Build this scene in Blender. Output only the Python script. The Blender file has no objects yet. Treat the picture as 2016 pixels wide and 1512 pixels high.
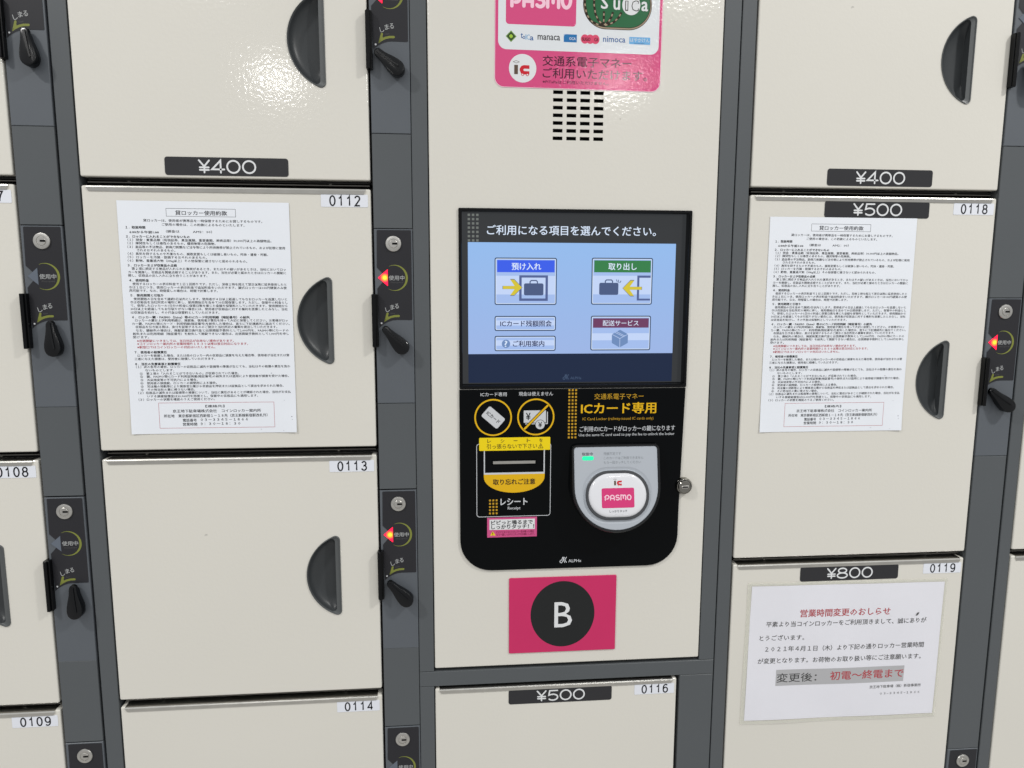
import bpy, bmesh, math, random
from mathutils import Vector, Matrix
from mathutils.geometry import tessellate_polygon
random.seed(7)
sc = bpy.context.scene
COL = sc.collection
# tuned values
WORLD_S = 0.67
LAMPS = [(-1.75, -1.40, 1.80, 34, .12), (1.85, -1.40, 1.80, 42, .12), (-1.05, -2.35, 1.42, 4, .13), (1.08, -2.35, 1.42, 5, .13), (-1.06, -3.80, 1.32, 7, .13), (1.03, -3.64, 1.31, 8, .15)]
CREAM = (222, 219, 210)
GREYC = (86, 90, 93)
LCD_DK = (52, 54, 56)  # display black with the glass's grey reflection haze mixed into its glow
LCD_BLUE = (158, 194, 244)
# ------------------------------------------------------------------ camera, ambient light, lamps, exposure
# The locker wall is the plane y = 0 (x to the right, z up, metres; z = 0 is about 1.3 m above the floor).
def rot_from(yaw, pitch, roll):
    cy, sy, cp, sp, cr, sr = math.cos(yaw), math.sin(yaw), math.cos(pitch), math.sin(pitch), math.cos(roll), math.sin(roll)
    fwd = Vector((sy*cp, cy*cp, -sp)); right = Vector((cy, -sy, 0)); up = right.cross(fwd)
    r = right*cr + up*sr; u = up*cr - right*sr
    return Matrix((r, u, -fwd)).transposed().to_4x4()
cam_d = bpy.data.cameras.new("camera"); cam = bpy.data.objects.new("camera", cam_d); COL.objects.link(cam)
cam.matrix_world = Matrix.Translation((-0.0331, -0.9653, 0.07735)) @ rot_from(0.0902058, 0.1367286, 0.0031395)
cam_d.sensor_width = 36; cam_d.lens = 36*1424.54/2016; cam_d.clip_start = 0.01; cam_d.clip_end = 100
sc.camera = cam
world = bpy.data.worlds.new("World"); sc.world = world; world.use_nodes = True
nt = world.node_tree; nt.nodes.clear()
wo = nt.nodes.new("ShaderNodeOutputWorld"); bg = nt.nodes.new("ShaderNodeBackground")
tc = nt.nodes.new("ShaderNodeTexCoord"); sx = nt.nodes.new("ShaderNodeSeparateXYZ"); mr = nt.nodes.new("ShaderNodeMapRange")
rp = nt.nodes.new("ShaderNodeValToRGB")
mr.inputs[1].default_value = -1; mr.inputs[2].default_value = 1
nt.links.new(tc.outputs["Generated"], sx.inputs[0]); nt.links.new(sx.outputs[2], mr.inputs[0]); nt.links.new(mr.outputs[0], rp.inputs[0])
e = rp.color_ramp.elements
e[0].position = 0.0; e[0].color = (0.74, 0.72, 0.68, 1)
e[1].position = 1.0; e[1].color = (0.84, 0.86, 0.87, 1)
k = rp.color_ramp.elements.new(0.46); k.color = (0.56, 0.56, 0.56, 1)
k = rp.color_ramp.elements.new(0.62); k.color = (0.80, 0.81, 0.82, 1)
nt.links.new(rp.outputs[0], bg.inputs[0]); bg.inputs[1].default_value = WORLD_S
nt.links.new(bg.outputs[0], wo.inputs[0])
def ceiling_lamp(x, y, z, power, radius=0.13, col=(1.0, 0.985, 0.955)):
    l = bpy.data.lights.new("ceiling_lamp", 'AREA'); l.shape = 'DISK'; l.size = 2*radius; l.energy = power; l.color = col
    o = bpy.data.objects.new("ceiling_lamp", l); o.location = (x, y, z); COL.objects.link(o)
for lx, ly, lz, lp, lr in LAMPS:
    ceiling_lamp(lx, ly, lz, lp, lr)
vs = sc.view_settings; sc.display_settings.display_device = 'sRGB'
vs.view_transform = 'Standard'; vs.look = 'None'; vs.gamma = 1; vs.exposure = 0.15; vs.use_curve_mapping = False

# ------------------------------------------------------------------ materials
def lin(c): return tuple(((v/255+0.055)/1.055)**2.4 if v/255 > 0.04045 else v/255/12.92 for v in c)
MATS = {}
def mat(name, rgb, rough=0.4, metal=0.0, spec=0.5, bump=None, var=None, emit=None, estr=1.0, alpha=1.0, coat=0.0, trans=0.0):
    """rgb is an albedo in sRGB 0..255; bump=(scale, strength, distance); var=(scale, amount)"""
    if name in MATS: return MATS[name]
    m = bpy.data.materials.new(name); m.use_nodes = True; t = m.node_tree; b = t.nodes["Principled BSDF"]
    c = (*lin(rgb), 1)
    b.inputs["Base Color"].default_value = c; b.inputs["Roughness"].default_value = rough; b.inputs["Metallic"].default_value = metal
    b.inputs["Specular IOR Level"].default_value = spec; b.inputs["Coat Weight"].default_value = coat; b.inputs["Coat Roughness"].default_value = 0.06
    b.inputs["Transmission Weight"].default_value = trans
    if alpha < 1: b.inputs["Alpha"].default_value = alpha
    if emit:
        b.inputs["Emission Color"].default_value = (*lin(emit), 1); b.inputs["Emission Strength"].default_value = estr
    if bump or var:
        co = t.nodes.new("ShaderNodeTexCoord")
    if bump:
        n = t.nodes.new("ShaderNodeTexNoise"); n.inputs["Scale"].default_value = bump[0]; n.inputs["Detail"].default_value = 3
        t.links.new(co.outputs["Object"], n.inputs["Vector"])
        bp = t.nodes.new("ShaderNodeBump"); bp.inputs["Strength"].default_value = bump[1]; bp.inputs["Distance"].default_value = bump[2]
        t.links.new(n.outputs[0], bp.inputs["Height"]); t.links.new(bp.outputs[0], b.inputs["Normal"])
    if var:
        n = t.nodes.new("ShaderNodeTexNoise"); n.inputs["Scale"].default_value = var[0]; n.inputs["Detail"].default_value = 5
        t.links.new(co.outputs["Object"], n.inputs["Vector"])
        r = t.nodes.new("ShaderNodeMapRange"); r.inputs[1].default_value = .3; r.inputs[2].default_value = .7
        r.inputs[3].default_value = 1-var[1]; r.inputs[4].default_value = 1+var[1]*.6
        x = t.nodes.new("ShaderNodeMix"); x.data_type = 'RGBA'; x.blend_type = 'MULTIPLY'; x.inputs[0].default_value = 1
        x.inputs[6].default_value = c; t.links.new(n.outputs[0], r.inputs[0]); t.links.new(r.outputs[0], x.inputs[7])
        t.links.new(x.outputs[2], b.inputs["Base Color"])
    MATS[name] = m
    return m
def cream_paint():
    m = mat("cream_paint", CREAM, rough=0.34, spec=0.3, bump=(210, 0.19, 0.0006), var=(2.3, 0.022), coat=.8)
    t = m.node_tree; b = t.nodes["Principled BSDF"]; b.inputs["Coat Roughness"].default_value = .085
    [n for n in t.nodes if n.type == 'TEX_NOISE'][0].inputs["Detail"].default_value = 1.0
    t.links.new([n for n in t.nodes if n.type == 'BUMP'][0].outputs[0], b.inputs["Coat Normal"])
    t = m.node_tree; b = t.nodes["Principled BSDF"]; co = [n for n in t.nodes if n.type == 'TEX_COORD'][0]
    # sparse tiny specks of dirt and chipped paint
    vo = t.nodes.new("ShaderNodeTexVoronoi"); vo.inputs["Scale"].default_value = 17
    t.links.new(co.outputs["Object"], vo.inputs["Vector"])
    n2 = t.nodes.new("ShaderNodeTexNoise"); n2.inputs["Scale"].default_value = 130; t.links.new(co.outputs["Object"], n2.inputs["Vector"])
    ad = t.nodes.new("ShaderNodeMath"); ad.operation = 'MULTIPLY_ADD'; ad.inputs[1].default_value = 0.16
    t.links.new(n2.outputs[0], ad.inputs[0]); t.links.new(vo.outputs["Distance"], ad.inputs[2])
    r = t.nodes.new("ShaderNodeMapRange"); r.inputs[1].default_value = .104; r.inputs[2].default_value = .128; r.inputs[3].default_value = .45; r.inputs[4].default_value = 1
    t.links.new(ad.outputs[0], r.inputs[0])
    n3 = t.nodes.new("ShaderNodeSeparateColor"); t.links.new(vo.outputs["Color"], n3.inputs[0])
    gt = t.nodes.new("ShaderNodeMath"); gt.operation = 'GREATER_THAN'; gt.inputs[1].default_value = .42; t.links.new(n3.outputs[0], gt.inputs[0])
    mx = t.nodes.new("ShaderNodeMath"); mx.operation = 'MAXIMUM'; t.links.new(gt.outputs[0], mx.inputs[0]); t.links.new(r.outputs[0], mx.inputs[1])
    old = b.inputs["Base Color"].links[0].from_socket
    x = t.nodes.new("ShaderNodeMix"); x.data_type = 'RGBA'; x.blend_type = 'MULTIPLY'; x.inputs[0].default_value = 1
    t.links.new(old, x.inputs[6]); t.links.new(mx.outputs[0], x.inputs[7]); t.links.new(x.outputs[2], b.inputs["Base Color"])
    return m
CR = cream_paint()
GREY = mat("grey_enamel", GREYC, rough=0.38, spec=0.4, bump=(500, 0.08, 0.0005), var=(6, 0.03))
GPLA = mat("grey_plastic", (92, 97, 103), rough=0.42, spec=0.4, bump=(900, 0.06, 0.0003), var=(9, 0.03))
DARK = mat("dark_steel", (30, 29, 28), rough=0.45, spec=0.3, var=(20, .1))
STEEL = mat("stainless_steel", (206, 204, 198), rough=0.30, metal=1.0, bump=(60, 0.1, 0.0006), var=(40, .08))
CHROME = mat("lock_chrome", (205, 203, 198), rough=0.34, metal=1.0, bump=(260, 0.08, 0.0005), var=(150, .10))
BLKP = mat("black_plastic", (7, 8, 10), rough=0.24, spec=0.22, bump=(300, 0.06, 0.0004))
LEVM = mat("lever_black", (8, 10, 13), rough=0.20, spec=0.35)
SLOT = mat("slot_black", (2, 2, 2), rough=0.8, spec=0.1)
HRIM = mat("handle_rim_plastic", (84, 87, 88), rough=0.36, spec=0.45, bump=(300, 0.05, 0.0004))
HCUP = mat("handle_cup_plastic", (60, 63, 65), rough=0.36, spec=0.35, bump=(120, 0.06, 0.0006))
def ink(name, rgb, rough=0.45, spec=0.35, **k): return mat(name, rgb, rough=rough, spec=spec, **k)
STK_DARK = ink("lock_sticker_charcoal", (42, 42, 46), rough=.4, spec=.3, var=(30, .04))
I_WHITE = ink("ink_white", (226, 228, 230)); I_BLACK = ink("ink_black", (22, 24, 30)); I_SOFT = ink("ink_soft_white", (178, 180, 180)); I_OLIVE = ink("ink_olive", (126, 132, 58))
I_DIM = ink("ink_dim_grey", (84, 84, 84)); PLATE = ink("price_plate_charcoal", (46, 46, 49), rough=.35); LAB = ink("number_label_white", (230, 233, 241), rough=.4)
PAPER = mat("paper_white", (236, 240, 247), rough=.6, spec=.25, bump=(35, .15, .001), var=(14, .015))
PAPER2 = mat("paper_in_pouch", (232, 232, 240), rough=.55, spec=.2, var=(12, .015))
POUCH = mat("clear_pouch_film", (245, 245, 240), rough=.12, spec=.5, alpha=.08)
PEDGE = mat("pouch_sealed_edge", (226, 226, 214), rough=.14, spec=.5, alpha=.45)
PINK = ink("sticker_pink", (216, 76, 130), rough=.045, spec=.5, bump=(300, .27, .0006)); PINKW = ink("sticker_white", (226, 230, 234), rough=.045, spec=.5, bump=(300, .27, .0006))
PINKL = ink("sticker_pale_pink", (250, 205, 222), rough=.12)
MAG = ink("plate_magenta", (205, 44, 101), rough=.32, spec=.4, var=(12, .04)); BBLK = ink("plate_black", (28, 30, 31), rough=.4)
PBLK = mat("panel_black_acrylic", (5, 7, 9), rough=.10, spec=.12); YEL = ink("panel_yellow", (228, 180, 16), rough=.3); PWHT = ink("panel_white", (205, 208, 212), rough=.3)
GOLD = ink("panel_gold", (196, 152, 36), rough=.3); STY = ink("sticker_yellow", (242, 214, 12), rough=.3); RBLK = ink("ink_brown_black", (44, 26, 20))
RED = ink("ink_red", (176, 20, 46)); NPINK = ink("sticker_rose", (208, 84, 138), rough=.3); GRYP = ink("ink_grey_tape", (178, 178, 182))
# ------------------------------------------------------------------ mesh helpers
def P(*a): return [tuple(v) for v in a]
def rrect(x0, z0, x1, z1, r=0.0, n=5):
    """rectangle with corners x0,z0 (bottom left) x1,z1 (top right), counter-clockwise"""
    r = min(r, (x1-x0)/2-1e-6, (z1-z0)/2-1e-6)
    if r <= 0: return [(x0, z0), (x1, z0), (x1, z1), (x0, z1)]
    o = []
    for cx, cz, a0 in ((x1-r, z0+r, -90), (x1-r, z1-r, 0), (x0+r, z1-r, 90), (x0+r, z0+r, 180)):
        for i in range(n+1):
            a = math.radians(a0+90*i/n); o.append((cx+r*math.cos(a), cz+r*math.sin(a)))
    return o
def ell(cx, cz, rx, rz=None, n=36, a0=0, a1=360):
    rz = rz or rx; full = abs(a1-a0) >= 360
    return [(cx+rx*math.cos(math.radians(a0+(a1-a0)*i/(n if full else n-1))), cz+rz*math.sin(math.radians(a0+(a1-a0)*i/(n if full else n-1)))) for i in range(n)]
class MB:
    """collects faces; 2D points are (x, z); d is the distance towards the viewer (y = -d)"""
    def __init__(s): s.v = []; s.f = []; s.m = []; s.mats = []
    def mi(s, m):
        if m not in s.mats: s.mats.append(m)
        return s.mats.index(m)
    def poly(s, loops, d, m):
        if isinstance(loops[0][0], (int, float)): loops = [loops]
        tri = tessellate_polygon([[Vector((x, z, 0)) for x, z in l] for l in loops])
        b = len(s.v); k = s.mi(m)
        for l in loops:
            s.v += [(x, -(d(x, z) if callable(d) else d), z) for x, z in l]
        for t in tri:
            if len(set(t)) == 3: s.f.append(tuple(b+i for i in t)); s.m.append(k)
    def loft(s, loops, m, cap=True, back=False):
        """loops: [(pts, d), ...] all of one length; caps the last one"""
        k = s.mi(m); n = len(loops[0][0]); base = len(s.v)
        for pts, d in loops: s.v += [(x, -d, z) for x, z in pts]
        for j in range(len(loops)-1):
            for i in range(n):
                a = base+j*n+i; b2 = base+j*n+(i+1) % n
                s.f.append((a, b2, b2+n, a+n)); s.m.append(k)
        if cap: s.f.append(tuple(base+(len(loops)-1)*n+i for i in range(n))); s.m.append(k)
        if back: s.f.append(tuple(base+i for i in reversed(range(n)))); s.m.append(k)
    def slab(s, pts, d0, d1, m, bev=0.0):
        """solid plate from depth d0 (behind) to d1 (front)"""
        if bev:
            cx = sum(p[0] for p in pts)/len(pts); cz = sum(p[1] for p in pts)/len(pts)
            w = max(abs(p[0]-cx) for p in pts); h = max(abs(p[1]-cz) for p in pts)
            q = [(cx+(x-cx)*(1-bev/w), cz+(z-cz)*(1-bev/h)) for x, z in pts]
            s.loft([(pts, d0), (pts, d1-bev), (q, d1)], m, True, True)
        else: s.loft([(pts, d0), (pts, d1)], m, True, True)
    def box(s, x0, z0, x1, z1, d0, d1, m, bev=0.0): s.slab(rrect(x0, z0, x1, z1), d0, d1, m, bev)
    def lathe(s, cx, cz, prof, m, n=28):
        s.loft([(ell(cx, cz, r, n=n), d) for r, d in prof], m, True)
    def stroke(s, pts, w, d, m, closed=False, capn=4):
        n = len(pts); L = []; Rr = []
        for i in range(n):
            p = Vector(pts[i])
            a = Vector(pts[i-1]) if (i or closed) else None; b = Vector(pts[(i+1) % n]) if (i < n-1 or closed) else None
            da = (p-a).normalized() if a is not None else None; db = (b-p).normalized() if b is not None else None
            if da is None: da = db
            if db is None: db = da
            t = (da+db); t = t.normalized() if t.length > 1e-6 else da
            nn = Vector((-t.y, t.x)); c = max(.35, nn.dot(Vector((-da.y, da.x))))
            L.append(tuple(p+nn*w/2/c)); Rr.append(tuple(p-nn*w/2/c))
        if closed:
            s.poly([L, Rr] if abs(area(L)) > abs(area(Rr)) else [Rr, L], d, m); return
        t0 = (Vector(pts[0])-Vector(pts[1])).normalized(); t1 = (Vector(pts[-1])-Vector(pts[-2])).normalized()
        def capp(c, t):
            a = math.atan2(t.y, t.x)
            return [(c[0]+w/2*math.cos(a-math.pi/2+math.pi*i/capn), c[1]+w/2*math.sin(a-math.pi/2+math.pi*i/capn)) for i in range(1, capn)]
        if capn: out = Rr + capp(pts[-1], t1) + L[::-1] + capp(pts[0], t0)
        else: out = Rr+L[::-1]
        # quads keep self-touching strokes safe
        b = len(s.v); k = s.mi(m)
        s.v += [(x, -d, z) for x, z in L+Rr]
        for i in range(n-1): s.f.append((b+i, b+i+1, b+n+i+1, b+n+i)); s.m.append(k)
        if capn:
            for c, t, l, r in ((pts[-1], t1, L[-1], Rr[-1]), (pts[0], t0, Rr[0], L[0])):
                q = [r]+capp(c, t)+[l]; b = len(s.v); s.v += [(x, -d, z) for x, z in q]; s.f.append(tuple(range(b, b+len(q)))); s.m.append(k)
    def text(s, body, x0, x1, zc, h, d, m, bold=0.0, rot=0.0, em=False, res=2):
        v, f, bb = glyphs(body, 0.0, res)
        sxx = (x1-x0)/(bb[2]-bb[0])
        if em: sz = h; c = .38
        else: sz = h/(bb[3]-bb[1]); c = (bb[1]+bb[3])/2
        k = s.mi(m); cs, sn = math.cos(rot), math.sin(rot); xc = (x0+x1)/2; cx = (bb[0]+bb[2])/2
        e = bold*.75*sz
        for q, (ex, ez) in enumerate([(0, 0)] if bold <= 0 else [(-e, -e*.6), (e, e*.6), (e, -e*.6), (-e, e*.6)]):
            b = len(s.v)
            for px, py in v:
                X = (px-cx)*sxx+ex; Z = (py-c)*sz+ez
                s.v.append((xc+X*cs-Z*sn, -d-q*8e-6, zc+X*sn+Z*cs))
            for t in f: s.f.append(tuple(b+i for i in t)); s.m.append(k)
    def mesh(s, name, smooth=None, recalc=True):
        me = bpy.data.meshes.new(name); me.from_pydata(s.v, [], s.f); me.polygons.foreach_set("material_index", s.m)
        for m in s.mats: me.materials.append(m)
        if recalc:
            bm = bmesh.new(); bm.from_mesh(me); bmesh.ops.recalc_face_normals(bm, faces=bm.faces); bm.to_mesh(me); bm.free()
        if smooth:
            me.shade_smooth(); me.set_sharp_from_angle(angle=math.radians(smooth))
        me.update()
        return me
    def obj(s, name, parent=None, loc=(0, 0, 0), rot=None, smooth=None, recalc=True, label=None):
        return link(name, s.mesh(name, smooth, recalc), parent, loc, rot, label)
def area(l): return .5*sum(l[i-1][0]*l[i][1]-l[i][0]*l[i-1][1] for i in range(len(l)))
_g = {}
def glyphs(body, bold, res):
    key = (body, bold, res)
    if key not in _g:
        c = bpy.data.curves.new("lettering", 'FONT'); c.body = body; c.offset = bold; c.resolution_u = res
        o = bpy.data.objects.new("lettering", c); me = bpy.data.meshes.new_from_object(o)
        v = [(q.co.x, q.co.y) for q in me.vertices]; f = [tuple(p.vertices) for p in me.polygons]
        xs = [q[0] for q in v]; ys = [q[1] for q in v]
        _g[key] = (v, f, (min(xs), min(ys), max(xs), max(ys)))
        bpy.data.objects.remove(o); bpy.data.curves.remove(c); bpy.data.meshes.remove(me)
    return _g[key]
def link(name, data, parent=None, loc=(0, 0, 0), rot=None, label=None):
    o = bpy.data.objects.new(name, data); COL.objects.link(o); o.location = loc
    if rot: o.rotation_euler = rot
    if parent: o.parent = parent
    if label: o["label"] = label
    return o
def thing(name, label, cat, loc=(0, 0, 0), group=None, data=None):
    o = link(name, data, None, loc); o["label"] = label; o["category"] = cat
    if group: o["group"] = group
    return o
# rounded-gothic stroke lettering (unit height 1); every glyph is a list of polylines and an advance
def arc(cx, cz, rx, rz, a0, a1, n=12): return [(cx+rx*math.cos(math.radians(a0+(a1-a0)*i/(n-1))), cz+rz*math.sin(math.radians(a0+(a1-a0)*i/(n-1)))) for i in range(n)]
SG = {
 '¥': ([[(0, 1), (.34, .5)], [(.68, 1), (.34, .5)], [(.34, .5), (.34, 0)], [(.04, .42), (.64, .42)], [(.04, .21), (.64, .21)]], .84),
 '4': ([[(.60, 0), (.60, 1), (0.02, .27), (.84, .27)]], 1.04),
 '0': ([arc(.42, .5, .42, .5, 90, 450, 40)], 1.06),
 '5': ([[(.76, 1), (.15, 1), (.08, .53)]+arc(.40, .31, .38, .31, 118, -140, 20)], 1.0),
 '8': ([arc(.42, .76, .34, .24, 90, 450, 28), arc(.42, .26, .42, .26, 90, 450, 30)], 1.06),
 'P': ([[(.0, -.02), (.0, .62)]+arc(.32, .62, .32, .38, 180, -90, 16)+[(.25, .24)]], .92),
 'A': ([[(0, 0), (0, .62)]+arc(.32, .62, .32, .38, 180, 0, 14)+[(.64, 0)], [(.05, .33), (.6, .33)]], .92),
 'S': ([arc(.32, .74, .28, .26, 35, 265, 14)+arc(.32, .25, .30, .25, 80, -145, 14)], .9),
 'M': ([[(0, 0), (0, 1)]+[(.1, 1)]+arc(.22, .72, .2, .28, 90, 0, 8)+[(.42, .3)], [(.42, .72)]+arc(.62, .72, .22, .28, 150, 0, 10)+[(.84, 0)]], 1.12),
 'O': ([arc(.32, .5, .32, .5, 90, 450, 32)], .64),
}
DG = {
 '0': [arc(.26, .5, .26, .5, 90, 450, 30)], '1': [[(.06, .74), (.22, .84), (.30, 1), (.30, 0)]],
 '2': [arc(.25, .74, .24, .26, 172, -32, 12)+[(.02, 0), (.52, 0)]], '3': [arc(.24, .76, .22, .24, 160, -85, 10)+arc(.24, .27, .26, .27, 85, -165, 12)],
 '4': [[(.39, 0), (.39, 1), (0, .27), (.54, .27)]], '6': [arc(.30, .60, .29, .40, 48, 180, 10)+[(.01, .4)], arc(.27, .32, .26, .32, 90, 450, 24)],
 '7': [[(0, 1), (.52, 1), (.34, .66), (.22, .3), (.18, 0)]], '8': [arc(.26, .76, .22, .24, 90, 450, 24), arc(.26, .27, .26, .27, 90, 450, 24)],
 '9': [arc(.24, .40, .29, .40, 228, 360, 10)+[(.53, .6)], arc(.27, .68, .26, .32, 90, 450, 24)],
}
def digit_text(mb, body, x, zc, h, w, d, m, adv):
    s = h-w; dd = 0
    for c in body:
        for l in DG[c]:
            pts = [(x+px*s, zc+(pz-.5)*s) for px, pz in l]
            closed = abs(pts[0][0]-pts[-1][0])+abs(pts[0][1]-pts[-1][1]) < 1e-7
            mb.stroke(pts[:-1] if closed else pts, w, d+dd, m, closed, capn=0); dd += 1e-5
        x += adv
def sg_text(mb, body, xc, zc, h, w, d, m, total=None):
    """stroke lettering centred on xc, zc; h = outer height, w = stroke width"""
    adv = [SG[c][1] for c in body]; tot = sum(adv[:-1])+max(p[0] for l in SG[body[-1]][0] for p in l)
    s = h-w; kx = (total-w)/tot if total else s; x = xc-kx*tot/2; dd = 0
    for c, a in zip(body, adv):
        for l in SG[c][0]:
            pts = [(x+px*kx, zc+(pz-.5)*s) for px, pz in l]
            closed = abs(pts[0][0]-pts[-1][0])+abs(pts[0][1]-pts[-1][1]) < 1e-7
            mb.stroke(pts[:-1] if closed else pts, w, d+dd, m, closed); dd += 1e-5
        x += a*kx
RED_D = ink("ink_dark_rose", (120, 20, 60)); BROWN = ink("ink_brown", (92, 74, 60)); REDT = ink("ink_train_red", (204, 20, 40)); PINK2 = ink("pad_pink", (214, 60, 122), rough=.2)
S_BLK = ink("emblem_black", (40, 28, 24), rough=.12); S_TAN = ink("emblem_tan", (170, 152, 128), rough=.12); S_GRN = ink("emblem_green", (28, 100, 58), rough=.12, spec=.5); S_DKG = ink("emblem_dark_stripe", (44, 34, 22), rough=.12)
K_GRN = ink("mark_green", (112, 150, 66)); K_DKG = ink("mark_dark_green", (36, 62, 30)); K_LIM = ink("mark_lime", (160, 200, 60)); K_BLU = ink("mark_blue", (36, 92, 156)); K_LBL = ink("mark_pale_blue", (140, 180, 214)); K_ICO = ink("mark_mid_blue", (24, 112, 176)); K_PNK = ink("mark_rose", (220, 74, 110)); K_DRD = ink("mark_dark_red", (110, 16, 40)); K_SKY = ink("mark_sky", (110, 176, 226)); RDK = ink("ink_maroon", (64, 16, 40), rough=.12, spec=.5)
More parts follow.
